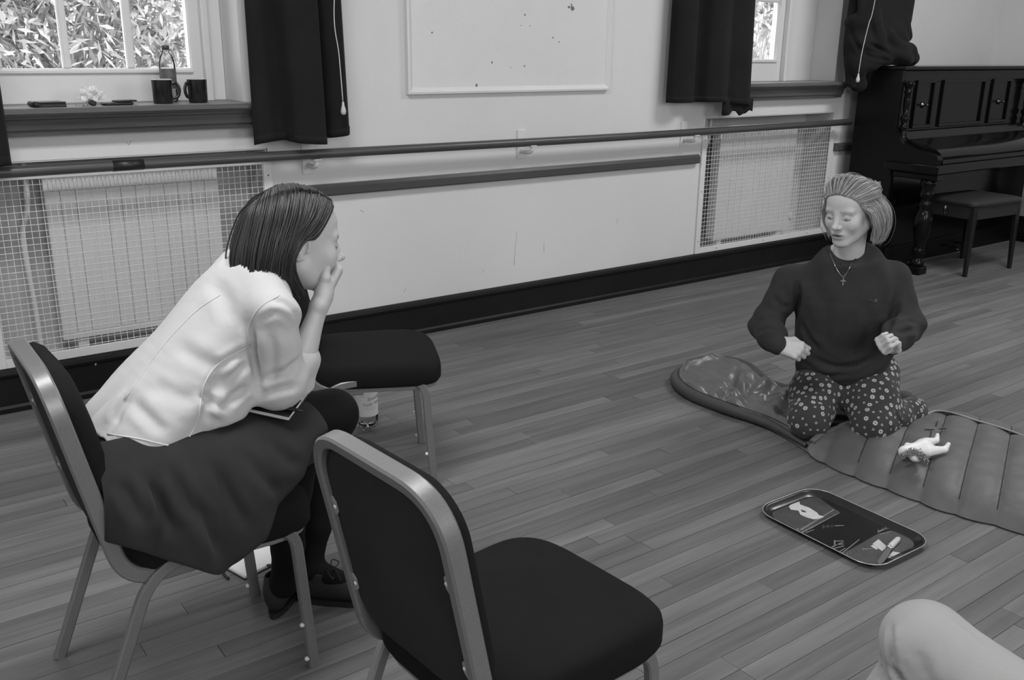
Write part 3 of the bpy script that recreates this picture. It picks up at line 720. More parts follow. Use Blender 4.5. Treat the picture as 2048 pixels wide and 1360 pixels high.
for body, size, s0, z, mt, sh in (('Sparkling', .019, .002, .135, M['ink'], .25), ('Table Water', .0185, -.018, .112, M['ink'], .25), ('in the fields of light and', .0055, -.012, .103, M['ink2'], 0), ('natural sparkling water', .0055, -.010, .096, M['ink2'], 0)):
    me = text_mesh(body, size, sh)
    for v in me.vertices:
        s = v.co.x+s0; zz = v.co.y+z+.10*s*(size > .01); a = ang0+s/RB
        v.co = Vector(((RB+.0012)*math.cos(a), (RB+.0012)*math.sin(a), zz))
    me.materials.clear(); link('label_text', me, lb, mt)
m = MB()                                  # outlined tumbler drawn on the label
def lab(s, z): a = ang0+s/RB; return V((RB+.0012)*math.cos(a), (RB+.0012)*math.sin(a), z)
m.tube([lab(-.022, .172), lab(-.020, .150), lab(-.010, .150), lab(-.008, .172)], .0007, 5, closed=True); m.build('label_drawing', M['ink2'], lb)

# notebook and pen on the floor under the chair
A, B_, C_ = atz(436, 1098, .004), atz(490, 1158, .004), atz(582, 1112, .004)
t = thing('notebook', 'open white notepad on the floor under the woman\'s chair', 'notebook', (A+C_)/2)
ex = nrm(C_-B_); ey = nrm(np.cross(V(0, 0, 1), ex)); ang = math.atan2(ex[1], ex[0]); t.rotation_euler = (0, 0, ang); t.location = Vector(B_+ex*.075+ey*.105)
t.location.z = 0
m = MB(); m.box((0, 0, .0015), (.152, .212, .003)); m.build('cover', M['plastic'], t)
m = MB(); m.box((0, 0, .0065), (.148, .208, .007), ch=.001); m.build('page_block', M['paper'], t)
m = MB(); m.box((.002, .001, .0108), (.146, .206, .0012), R=rot_axis((0, 0, 1), .012)); m.build('loose_page', M['paper'], t)
def pen(name, a, b, label, group=None):
    a, b = np.array(a), np.array(b); L = np.linalg.norm(b-a); t = thing(name, label, 'pen', a); R = np.array(Vector(b-a).to_track_quat('Z', 'Y').to_matrix())
    for n, pr, mt in (('barrel', [(.0012, .003), (.0028, .012), (.0044, .02), (.0046, L*.55), (.0046, L*.62)], M['plastic']), ('grip_band', [(.0048, L*.62), (.0048, L*.72)], M['stud']), ('pen_cap', [(.0046, L*.72), (.0048, L*.97), (.003, L)], M['plastic'])):
        m = MB(); m.lathe(pr, (0, 0, 0), 12, R=R); m.build(n, mt, t)
    m = MB(); c = R @ V(.0055, 0, L*.84); m.box(c, (.0015, .003, L*.22), R=R); m.build('clip', M['chrome'], t)
p0, p1 = atz(424, 1122, .005), atz(462, 1162, .005); pen('ballpoint_pen', p0, p0+nrm(p1-p0)*.12, 'black ballpoint pen on the floor beside the notepad')

# ---------------------------------------------------------------- tray with its print, and a knife on it
tr_black = mat('black_tray_enamel', .018, .22, var=.25, vscale=12, coat=.3); rimm = mat('worn_bright_rim', .5, .3, metal=.6)
pale = mat('pale_print', .52, .5, var=.12, vscale=40); greyp = mat('grey_print', .055, .4, var=.3, vscale=25); midp = mat('mid_print', .2, .45, var=.3, vscale=60)
tc = V(2.436, 1.522, 0); ta = math.radians(-1.5)
t = thing('serving_tray', 'black enamel tray with pale printed picture on the floor before the kneeling woman', 'tray', tc, ta)
TA, TB = .153, .226
def rr(a, b, r, n=8):
    out = []
    for cx, cy, t0 in ((a-r, b-r, 0), (-a+r, b-r, 90), (-a+r, -b+r, 180), (a-r, -b+r, 270)):
        for k in np.linspace(t0, t0+90, n): out.append((cx+r*math.cos(math.radians(k)), cy+r*math.sin(math.radians(k))))
    return out
def hz(x, y): return .010*math.exp(-(x/.05)**2)*(1 if abs(y) > TB-.03 else 0)      # raised carrying ends
m = MB(); lay = [(.030, .002, .05), (.018, .004, .06), (.006, .014, .068), (.0, .018, .07), (.0, .0165, .07), (.006, .0125, .068), (.018, .0025, .06), (.032, .0003, .05)]
R = [[V(x, y, z+hz(x, y)*(z > .01)) for x, y in rr(TA-i, TB-i, r)] for i, z, r in lay]
m.rings(R[:1]+R[1:], smooth=True); o = m.build('body', tr_black, t)
m = MB(); m.tube([V(x, y, .018+hz(x, y)) for x, y in rr(TA, TB, .07)], .0016, 6, closed=True); m.build('rim', rimm, t)
Rt = rot_axis((0, 0, 1), -ta)
def tl(px, py, z=.0025):
    p = Rt @ (atz(px, py, z)-tc); p[0] = min(max(p[0], -TA+.028), TA-.028); p[1] = min(max(p[1], -TB+.030), TB-.030); return p
def decal(poly, name, mt, h=.0004, z=.0022):
    P = [tl(x, y, z) for x, y in poly]; ar = sum(P[i][0]*P[(i+1) % len(P)][1]-P[(i+1) % len(P)][0]*P[i][1] for i in range(len(P)))
    if ar < 0: P = P[::-1]
    m = MB(); m.prism([(p[0], p[1]) for p in P], z, z+h); return m.build(name, mt, t)
def zz(px, py): return (1500+px/5.39, 960+py/5.39)
decal([zz(*p) for p in ((200, 300), (420, 200), (640, 130), (880, 290), (960, 340), (560, 560), (200, 380))], 'print_ground', greyp, .0002)
decal([zz(*p) for p in ((900, 840), (1380, 580), (1580, 540), (1880, 700), (1780, 790), (1560, 900), (1280, 980), (1050, 920))], 'print_ground', greyp, .0002)
decal([zz(*p) for p in ((400, 165), (470, 148), (500, 175), (495, 215), (540, 265), (640, 300), (720, 350), (745, 380), (800, 395), (760, 415), (690, 425), (610, 405), (545, 375), (520, 330), (440, 320), (418, 285), (425, 262), (460, 240), (452, 200), (420, 180))], 'print_figure', pale, .0006)
decal([zz(*p) for p in ((545, 318), (600, 338), (604, 352), (560, 345))], 'print_spot', greyp, .0009)
for a, b_, w in (((430, 590), (905, 320), 7), ((470, 606), (965, 350), 6), ((360, 510), (355, 570), 5), ((345, 575), (470, 600), 6), ((500, 525), (545, 545), 8), ((600, 570), (690, 535), 4), ((920, 495), (1015, 490), 4),
                 ((915, 650), (910, 700), 10), ((880, 725), (1010, 665), 5), ((900, 740), (1015, 710), 5), ((870, 815), (1030, 735), 5), ((900, 830), (1180, 640), 5), ((1210, 748), (1330, 738), 4), ((1380, 560), (1560, 480), 7), ((1400, 585), (1530, 550), 4), ((930, 660), (1005, 655), 4), ((905, 700), (1010, 690), 5)):
    A, B_ = V(*a), V(*b_); n = V(-(B_-A)[1], (B_-A)[0]); n = n/np.linalg.norm(n)*w
    decal([zz(*(A+n)), zz(*(B_+n*.6)), zz(*(B_-n*.6)), zz(*(A-n))], 'print_line', midp, .0005)
scr = MB()                                # handwriting-like squiggles in the print
for x0, y0, x1, y1, amp, n in ((780, 505, 915, 490, 20, 9), (1030, 800, 1215, 750, 28, 13), (1370, 550, 1560, 490, 24, 12)):
    pts = [tl(*zz(x0+(x1-x0)*k/(2*n), y0+(y1-y0)*k/(2*n)+(amp if k % 2 else -amp)*(.6+.4*math.sin(k))), .0026) for k in range(2*n+1)]
    scr.tube(pts, .0006, 4)
stuff(scr.build('print_scribble', midp, t))
for poly in (((1320, 690), (1385, 640), (1480, 722), (1425, 768)), ((1300, 712), (1330, 700), (1380, 742), (1360, 750)), ((1500, 815), (1540, 772), (1650, 800), (1590, 850)), ((1480, 835), (1500, 822), (1570, 852), (1545, 860))):
    decal([zz(*p) for p in poly], 'paint_smear', pale, .0007)
# spreading knife
ka, kb, kc = atz(1798, 1076, .010), atz(1778, 1096, .0095), atz(1757, 1128, .006)
kn = thing('table_knife', 'short table knife with pale handle lying on the tray', 'knife', kb)
d1 = nrm(ka-kb); pinv = Matrix.Translation(-Vector(kb))
m = MB(); m.tube([kb, kb+d1*.02, ka-d1*.012, ka], [.008, .0095, .0085, .005], 12); o = m.build('handle', mat('ivory_handle', .55, .35), kn); o.matrix_parent_inverse = pinv
dd = nrm(kc-kb); sd_ = nrm(np.cross(V(0, 0, 1), dd)); L = np.linalg.norm(kc-kb)
m = MB(); out = [(-.006, 0), (.008, 0), (.0105, L*.4), (.010, L*.8), (.005, L), (-.003, L*.99), (-.007, L*.85)]
m.prism([(a, b_) for a, b_ in out], -.0007, .0007, lambda p: kb+sd_*p[0]+dd*p[1]+V(0, 0, p[2])); o = m.build('blade', mat('dull_steel', .16, .35, metal=.5), kn); o.matrix_parent_inverse = pinv
m = MB(); m.tube([kb-d1*.003, kb+d1*.003], .0098, 12); o = m.build('ferrule', M['chrome'], kn); o.matrix_parent_inverse = pinv

# ---------------------------------------------------------------- sleeping bag
bagm = mat('bag_nylon', .086, .55, var=.10, vscale=9, bump=.45, bscale=26, bdist=.006, sheen=.1)
linm = mat('bag_lining', .115, .36, var=.10, vscale=9, bump=.5, bscale=22, bdist=.007); edgem = mat('bag_edging', .05, .5); stitch = mat('bag_stitch', .02, .8); zipm = mat('pale_lining_edge', .33, .6)
bag = thing('sleeping_bag', 'grey quilted sleeping bag spread on the floor under the kneeling woman', 'sleeping bag', (3.2, 1.9, 0)); binv = Matrix.Translation(-Vector(bag.location))
def bput(m, n, mt, **k): o = m.build(n, mt, bag); o.matrix_parent_inverse = binv; return o
near = np.array([(2.93, .62), (2.91, .9), (2.895, 1.17), (2.835, 1.38), (2.825, 1.56), (2.815, 1.75), (2.835, 1.93), (2.87, 2.05), (2.90, 2.2), (2.885, 2.42), (2.885, 2.58), (2.93, 2.71), (3.01, 2.80), (3.18, 2.875)])
far = np.array([(3.70, .62), (3.72, .9), (3.72, 1.17), (3.71, 1.38), (3.70, 1.56), (3.66, 1.75), (3.56, 1.93), (3.46, 2.05), (3.36, 2.2), (3.27, 2.42), (3.30, 2.55), (3.37, 2.68), (3.37, 2.80), (3.27, 2.875)])
def edge(arr, s): P = np.array(spline(arr, 8)); k = s*(len(P)-1); i = min(int(k), len(P)-2); return P[i]+(P[i+1]-P[i])*(k-i)
PN, PF = np.array(spline(near, 8)), np.array(spline(far, 8))
def lerp(P, s): k = s*(len(P)-1); i = min(int(k), len(P)-2); return P[i]+(P[i+1]-P[i])*(k-i)
def fnoise(x, y):
    return (math.sin(11*x+7*y+1.3)*math.sin(9*y-5*x+.7)+.6*math.sin(23*x-17*y+2.1)*math.sin(19*y+13*x)+.4*math.sin(41*x+29*y))
nu, nv = 150, 54; P = np.zeros((nu, nv, 3)); Pb = np.zeros((nu, nv, 3))
def ridge(x, y, cx, cy, ang, ln, w, h):
    dx, dy = x-cx, y-cy; u = dx*math.cos(ang)+dy*math.sin(ang); v = -dx*math.sin(ang)+dy*math.cos(ang)
    return h*math.exp(-(v/w)**2)*math.exp(-(u/ln)**4)
pc = atz(1490, 790, .03)            # where the lining puckers together
def pucker(x, y):
    z = 0.
    dx, dy = x-pc[0], y-pc[1]; r = math.hypot(dx, dy)+1e-6; a = math.atan2(dy, dx)
    z += .016*math.sin(9*a+.6)*math.exp(-((r-.13)/.13)**2)*min(1, r/.05) - .012*math.exp(-(r/.035)**2)
    for (p, q_, w, h) in (((1420, 850), (1480, 735), .018, -.02), ((1390, 770), (1440, 765), .012, -.010), ((1500, 770), (1555, 775), .02, .018), ((1510, 850), (1545, 765), .016, -.02), ((1530, 870), (1560, 800), .013, .02), ((1440, 800), (1490, 790), .010, -.012), ((1470, 735), (1500, 760), .03, .02)):
        A_, B2 = atz(*p, .03), atz(*q_, .03); mm = (A_+B2)/2; z += ridge(x, y, mm[0], mm[1], math.atan2(B2[1]-A_[1], B2[0]-A_[0]), np.linalg.norm(B2-A_)*.55, w, h)
    return z
for i in range(nu):
    s = i/(nu-1); a, b_ = lerp(PN, s), lerp(PF, s)
    for j in range(nv):
        v = j/(nv-1); xy = a+(b_-a)*v; x, y = xy
        e = 1-abs(2*v-1)**6; ee = min(1, min(s, 1-s)/.03); prof_ = (e**.5)*math.sqrt(ee) if ee < 1 else e**.5
        rim_ = .022*(math.exp(-((v-.06)/.05)**2)+math.exp(-((v-.94)/.05)**2)+math.exp(-((1-s)/.03-.6)**2))*(y > 1.9)
        z = prof_*(.038+rim_*1.5)
        if y > 1.95: z += prof_*max(-.03, 1.15*pucker(x, y)*min(1, (y-1.95)/.15)+.007*fnoise(x*1.6, y*1.6))
        P[i, j] = (x, y, max(.003, z)+.001); Pb[i, j] = (x, y, .001)
m = MB(); m.grid(P); m.grid(Pb[:, ::-1]); lower = bput(m, 'lower_layer', linm)
pts = [V(*lerp(PN, s), .016) for s in np.linspace(.36, 1, 90)]+[V(*((1-t)*PN[-1]+t*PF[-1]), .016) for t in np.linspace(0, 1, 8)[1:]]+[V(*lerp(PF, s), .016) for s in np.linspace(1, .55, 50)]
pts = [p+V(0, 0, .010) for p in pts if not (p[0] < 3.1 and p[1] < 1.955)]; m = MB(); m.tube(pts, [min(.0255, .008+.0006*k) for k in range(len(pts))], 12); bput(m, 'edge_binding', edgem)
pts = [p+V(.012, 0, .0235) for p in pts[:70]]
m = MB(); m.tube(pts, .0016, 5); bput(m, 'piping', stitch)
a0 = atz(1370, 752, .02); m = MB(); m.tube([a0, a0+V(-.02, .03, 0), atz(1346, 745, .004)], 1, sq=(.012, .002), up=(0, 0, 1)); bput(m, 'tag_loop', edgem)
# quilted upper layer, folded open at the top
seams = []
y0 = .62
def top_edge(v): return 1.935-.17*v+.05*math.sin(v*3)-.10*max(0, v-.6)
nu, nv = 150, 60; P = np.zeros((nu, nv, 3)); Pb = np.zeros((nu, nv, 3)); SE = .125
SL = -.44                                   # seams slant across the bag
for i in range(nu):
    s = i/(nu-1)
    for j in range(nv):
        v = j/(nv-1); y = y0+(top_edge(v)-y0)*s
        k = np.interp(y, PN[:, 1], PN[:, 0]); k2 = np.interp(y, PF[:, 1], PF[:, 0])
        x = k-.012+(k2+.0-k)*v*1.0
        e = (1-abs(2*v-1)**4.5)**.5; fe = min(1, (1-s)/.05); fe = math.sqrt(1-(1-fe)**2)
        q_ = (y+SL*(x-2.85)-.62)/SE; puff = abs(math.sin(math.pi*q_))**.45
        h = .030+.058*e*(.72+.28*puff)+.0035*fnoise(x*1.2, y*1.2)*e
        h = h*(.55+.45*fe) if fe < 1 else h
        P[i, j] = (x-.014*(1-v)*puff, y, .004+h*max(.05, e) + (.03*(1-fe) if fe < 1 else 0)); Pb[i, j] = (x, y, .0035+.028*e*(s > .75)*(s-.75)/.25*fe)
m = MB(); m.grid(P); m.grid(Pb[:, ::-1]); m.grid(np.array([P[-1], Pb[-1]])); bput(m, 'upper_layer', bagm)
m = MB()
for q_ in range(1, 13):
    line = []
    for j in range(3, nv-3):
        # find the point on column j with that seam phase
        col = P[:, j]; ph = (col[:, 1]+SL*(col[:, 0]-2.85)-.62)/SE
        if ph[0] < q_ < ph[nu-5]: line.append(V(*[np.interp(q_, ph, col[:, c]) for c in range(3)])+V(0, 0, .0008))
    if len(line) > 6:
        s_ = MB(); s_.tube(line, .0016, 5); bput(s_, 'seam', stitch)
fl_ = MB(); e1 = [P[-1, j]+V(0, .002, .001) for j in range(2, nv-20)]; fl_.tube(e1, .012, 8); bput(fl_, 'folded_edge', bagm)
zl = [atz(px, py, z) for px, py, z in ((1838, 838, .07), (1852, 828, .085), (1870, 822, .09), (1895, 824, .09), (1925, 832, .09), (1955, 842, .085), (1990, 852, .085), (2048, 872, .085), (2110, 900, .085))]
m = MB(); m.tube(spline(zl, 6), 1, sq=(.034, .006), up=(.3, .3, .8)); bput(m, 'pale_open_edge', zipm)
# stitched square on the upper layer
for a, b_ in (((1850, 859), (1868, 859)), ((1878, 858), (1892, 857)), ((1872, 852), (1875, 842)), ((1860, 876), (1863, 862))):
    m = MB(); p1, p2 = atz(*a, .092), atz(*b_, .092); m.tube([p1, p2], .002, 5); bput(m, 'stitch_mark', stitch)

# ================================================================ OUTSIDE
leafm = mat('sunlit_leaves', .55, .45, attr='shade'); leafd = mat('dark_leaves', .24, .5, attr='shade'); barkm = mat('bark', .5, .9, var=.3, vscale=20)
gm = MB(); gm.b2((-6, W+.4, -.6), (16, 20, -.5)); struct(gm.build('garden_ground', mat('garden_ground', .25, .95, var=.3, vscale=2)))
def shrub(name, label, c, size, n, ll, lw, mt, nbr, seed, cat='shrub', droop=.3):
    r = np.random.default_rng(seed); t = thing(name, label, cat, (c[0], c[1], -.5)); pinv = Matrix.Translation(-Vector(t.location))
    c = np.array(c, float); size = np.array(size, float); m = MB(); shade = []
    tips = []
    br = MB()
    for k in range(nbr):
        d = nrm(r.normal(size=3)*V(1, .7, .8)+V(0, -.25, .15)); e = c+d*size*r.uniform(.55, .98)
        mid = (V(c[0], c[1], c[2]-size[2]*.6)+e)/2+r.normal(size=3)*.06
        br.tube(spline([V(c[0]+r.normal()*.05, c[1]+r.normal()*.05, c[2]-size[2]*.8), mid, e], 4), [.011]*4+[.008]*4+[.004], 5); tips.append(e)
    o = br.build('branches', barkm, t); o.matrix_parent_inverse = pinv; stuff(o)
    vs = []; fs = []
    for k in range(n):
        if k % 3 and tips: p = tips[r.integers(len(tips))]+r.normal(size=3)*size*.16
        else: p = c+nrm(r.normal(size=3))*size*r.uniform(.4, 1.)**.6
        d = nrm(r.normal(size=3)+V(0, -.2, -droop)); w = nrm(np.cross(d, r.normal(size=3))); nn = np.cross(d, w)
        L, w_ = ll*r.uniform(.6, 1.4), lw*r.uniform(.7, 1.3); b0 = len(vs)
        vs += [p, p+d*L*.45+w*w_-nn*L*.04, p+d*L-nn*L*.14, p+d*L*.45-w*w_-nn*L*.04]; fs.append((b0, b0+1, b0+2, b0+3)); shade += [r.uniform(.35, 1.6)]*4
    me = bpy.data.meshes.new('leaves'); me.from_pydata([tuple(v) for v in vs], [], fs); me.update()
    at = me.attributes.new('shade', 'FLOAT', 'POINT'); at.data.foreach_set('value', shade)
    o = link('leaves', me, t, mt); o.matrix_parent_inverse = pinv; stuff(o)
shrub('garden_shrub', 'bright spiky-leaved shrub close outside the left half of the left window', (1.15, 5.75, 1.45), (.75, .45, .75), 9500, .085, .011, leafm, 130, 1)
shrub('garden_shrub', 'pale leafy shrub outside the right panes of the left window', (2.55, 6.75, 1.35), (.62, .45, .8), 8000, .065, .012, leafm, 110, 2)
shrub('hedge', 'darker hedge behind the shrubs outside the left window', (2.2, 8.6, 1.5), (3.4, .8, 1.9), 9000, .10, .035, leafd, 50, 3, 'hedge')
shrub('garden_tree', 'leafy tree crown outside the right-hand window', (9.7, 8.0, 2.25), (.8, .7, 1.6), 1500, .12, .035, leafd, 30, 4, 'tree')
hedge_c = None
# ================================================================ PEOPLE: smooth solid modelling on a grid
class SDF:
    def __init__(s, lo, hi, h):
        s.lo = np.array(lo, float); s.h = h; s.n = np.ceil((np.array(hi)-s.lo)/h).astype(int)+1
        s.f = np.full(s.n, .06, np.float32); s.ax = [s.lo[i]+h*np.arange(s.n[i]) for i in range(3)]
    def blk(s, a, b):
        i0 = np.clip(np.floor((np.array(a)-s.lo)/s.h).astype(int), 0, s.n); i1 = np.clip(np.ceil((np.array(b)-s.lo)/s.h).astype(int)+1, 0, s.n)
        sl = tuple(slice(i0[i], i1[i]) for i in range(3))
        X = s.ax[0][sl[0]][:, None, None]; Y = s.ax[1][sl[1]][None, :, None]; Z = s.ax[2][sl[2]][None, None, :]
        return sl, X, Y, Z
    def put(s, sl, d, k, op):
        f = s.f[sl]
        if f.size == 0: return
        if op == 'u':
            r = np.minimum(f, d)
            if k > 0: h = np.maximum(k-np.abs(f-d), 0)/k; r = r-h*h*k*.25
        else:
            r = np.maximum(f, -d)
            if k > 0: h = np.maximum(k-np.abs(f+d), 0)/k; r = r+h*h*k*.25
        s.f[sl] = r
    def cone(s, a, b, ra, rb, k=.02, op='u'):
        a, b = np.asarray(a, float), np.asarray(b, float); pad = max(ra, rb)+k+3*s.h
        sl, X, Y, Z = s.blk(np.minimum(a, b)-pad, np.maximum(a, b)+pad)
        ba = b-a; l2 = ba @ ba+1e-12
        t = np.clip(((X-a[0])*ba[0]+(Y-a[1])*ba[1]+(Z-a[2])*ba[2])/l2, 0, 1)
        d = np.sqrt((X-a[0]-t*ba[0])**2+(Y-a[1]-t*ba[1])**2+(Z-a[2]-t*ba[2])**2)-(ra+(rb-ra)*t)
        s.put(sl, d, k, op); return s
    def chain(s, pts, rs, k=.02):
        for i in range(len(pts)-1): s.cone(pts[i], pts[i+1], rs[i], rs[i+1], k if i == 0 else min(k, .008))
        return s
    def ell(s, c, r, R=None, k=.02, op='u'):
        c, r = np.asarray(c, float), np.asarray(r, float); pad = max(r)+k+3*s.h
        sl, X, Y, Z = s.blk(c-pad, c+pad); x, y, z = X-c[0], Y-c[1], Z-c[2]
        if R is not None:
            R = np.asarray(R); x, y, z = (R[0, 0]*x+R[1, 0]*y+R[2, 0]*z, R[0, 1]*x+R[1, 1]*y+R[2, 1]*z, R[0, 2]*x+R[1, 2]*y+R[2, 2]*z)
        k0 = np.sqrt((x/r[0])**2+(y/r[1])**2+(z/r[2])**2); k1 = np.sqrt((x/r[0]**2)**2+(y/r[1]**2)**2+(z/r[2]**2)**2)+1e-9
        s.put(sl, k0*(k0-1)/k1, k, op); return s
    def loft(s, pts, A, B, side, k=.02, op='u', n=5):
        D = np.array(spline([np.concatenate([p, [a, b]]) for p, a, b in zip(pts, A, B)], n)); pad = max(max(A), max(B))+k+3*s.h
        sl, X, Y, Z = s.blk(D[:, :3].min(0)-pad, D[:, :3].max(0)+pad); best = None; side = np.asarray(side, float)
        for i in range(len(D)-1):
            a, b = D[i, :3], D[i+1, :3]; ba = b-a; L = np.linalg.norm(ba); T = ba/L; S = nrm(side-T*(side @ T)); N = np.cross(T, S)
            x, y, z = X-a[0], Y-a[1], Z-a[2]; w0 = x*T[0]+y*T[1]+z*T[2]; t = np.clip(w0/L, 0, 1); w = w0-t*L
            u = x*S[0]+y*S[1]+z*S[2]; v = x*N[0]+y*N[1]+z*N[2]
            aa = D[i, 3]+(D[i+1, 3]-D[i, 3])*t; bb = D[i, 4]+(D[i+1, 4]-D[i, 4])*t; mm = np.minimum(aa, bb)
            q = (np.sqrt((u/aa)**2+(v/bb)**2+(w/mm)**2)-1)*mm
            best = q if best is None else np.minimum(best, q)
        s.put(sl, best, k, op); return s
    def cut(s, p, n, k=.0):
        """keep the side the normal points away from"""
        n = nrm(n); X, Y, Z = s.ax[0][:, None, None], s.ax[1][None, :, None], s.ax[2][None, None, :]
        d = (X-p[0])*n[0]+(Y-p[1])*n[1]+(Z-p[2])*n[2]; s.f = np.maximum(s.f, d).astype(np.float32); return s
    def hit(s, px, py, off=0.):
        """first point inside along the picture ray"""
        d = nrm(ray(px, py)); t = np.arange(2.5, 4.6, .002); P = CAM+d[None]*t[:, None]; I = np.round((P-s.lo)/s.h).astype(int); ok = ((I >= 0) & (I < s.n)).all(1)
        I = np.clip(I, 0, s.n-1); m = ok & (s.f[I[:, 0], I[:, 1], I[:, 2]] < 0); return P[np.argmax(m)]+d*off if m.any() else None
    def disp(s, fn):
        X, Y, Z = s.ax[0][:, None, None], s.ax[1][None, :, None], s.ax[2][None, None, :]; s.f = (s.f+fn(X, Y, Z)).astype(np.float32); return s
    def mesh(s, smooth=2):
        f = s.f; neg = f < 0; c = [(i, j, k) for i in (0, 1) for j in (0, 1) for k in (0, 1)]
        n = np.array(f.shape)-1; cnt = np.zeros(n, np.int8)
        for i, j, k in c: cnt += neg[i:i+n[0], j:j+n[1], k:k+n[2]]
        act = (cnt > 0) & (cnt < 8); I = np.argwhere(act); vid = np.full(n, -1, np.int32); vid[act] = np.arange(len(I))
        vals = {q: f[I[:, 0]+q[0], I[:, 1]+q[1], I[:, 2]+q[2]] for q in c}
        acc = np.zeros((len(I), 3)); num = np.zeros(len(I))
        for q in c:
            for ax in range(3):
                if q[ax]: continue
                q2 = list(q); q2[ax] = 1; q2 = tuple(q2); a, b = vals[q], vals[q2]; m = (a < 0) != (b < 0)
                t = np.where(m, a/np.where(m, a-b, 1), 0); p = np.zeros((len(I), 3)); p[:] = q; p[:, ax] = t
                acc += p*m[:, None]; num += m
        v = s.lo+(I+acc/num[:, None])*s.h; F_ = []
        for ax in range(3):
            o1, o2 = [(1, 2), (2, 0), (0, 1)][ax]
            sl0 = [slice(1, -1)]*3; sl0[ax] = slice(0, -1); sl1 = [slice(1, -1)]*3; sl1[ax] = slice(1, None)
            A, B = neg[tuple(sl0)], neg[tuple(sl1)]; E = np.argwhere(A != B)
            if not len(E): continue
            flip = A[E[:, 0], E[:, 1], E[:, 2]]; base = E.copy()
            for x in range(3):
                if x != ax: base[:, x] += 1
            def g(d1, d2):
                q = base.copy(); q[:, o1] -= d1; q[:, o2] -= d2; return vid[q[:, 0], q[:, 1], q[:, 2]]
            Q = np.stack([g(1, 1), g(0, 1), g(0, 0), g(1, 0)], 1); Q[~flip] = Q[~flip][:, ::-1]; F_.append(Q)
        Fc = np.concatenate(F_); Fc = Fc[(Fc >= 0).all(1)]
        e = np.concatenate([Fc[:, [0, 1]], Fc[:, [1, 2]], Fc[:, [2, 3]], Fc[:, [3, 0]]])
        for _ in range(smooth):
            a = np.zeros_like(v); w = np.zeros(len(v))
            for x, y in ((0, 1), (1, 0)): np.add.at(a, e[:, x], v[e[:, y]]); np.add.at(w, e[:, x], 1)
            v = v*.5+.5*a/np.maximum(w, 1)[:, None]
        return v, Fc
def solid(name, parts, mt, parent=None, shade=None):
    """several (verts, faces) sets as one smooth mesh object"""
    vs, fs, b = [], [], 0
    for v, f in parts: vs.append(v); fs.append(f+b); b += len(v)
    vs = np.concatenate(vs).astype(np.float32); fs = np.concatenate(fs).astype(np.int32)
    me = bpy.data.meshes.new(name); me.vertices.add(len(vs)); me.vertices.foreach_set('co', vs.ravel())
    me.loops.add(fs.size); me.loops.foreach_set('vertex_index', fs.ravel()); me.polygons.add(len(fs))
    me.polygons.foreach_set('loop_start', np.arange(0, fs.size, 4)); me.polygons.foreach_set('loop_total', np.full(len(fs), 4)); me.polygons.foreach_set('use_smooth', np.ones(len(fs), bool))
    me.update(); me.validate()
    if shade is not None:
        at = me.attributes.new('shade', 'FLOAT', 'POINT'); at.data.foreach_set('value', shade.astype(np.float32))
    return link(name, me, parent, mt)
def frame(fwd, up):
    """columns: left, forward, up"""
    f = nrm(fwd); u = nrm(np.asarray(up, float)-f*(np.asarray(up, float) @ f)); return np.stack([np.cross(u, f), f, u], 1)

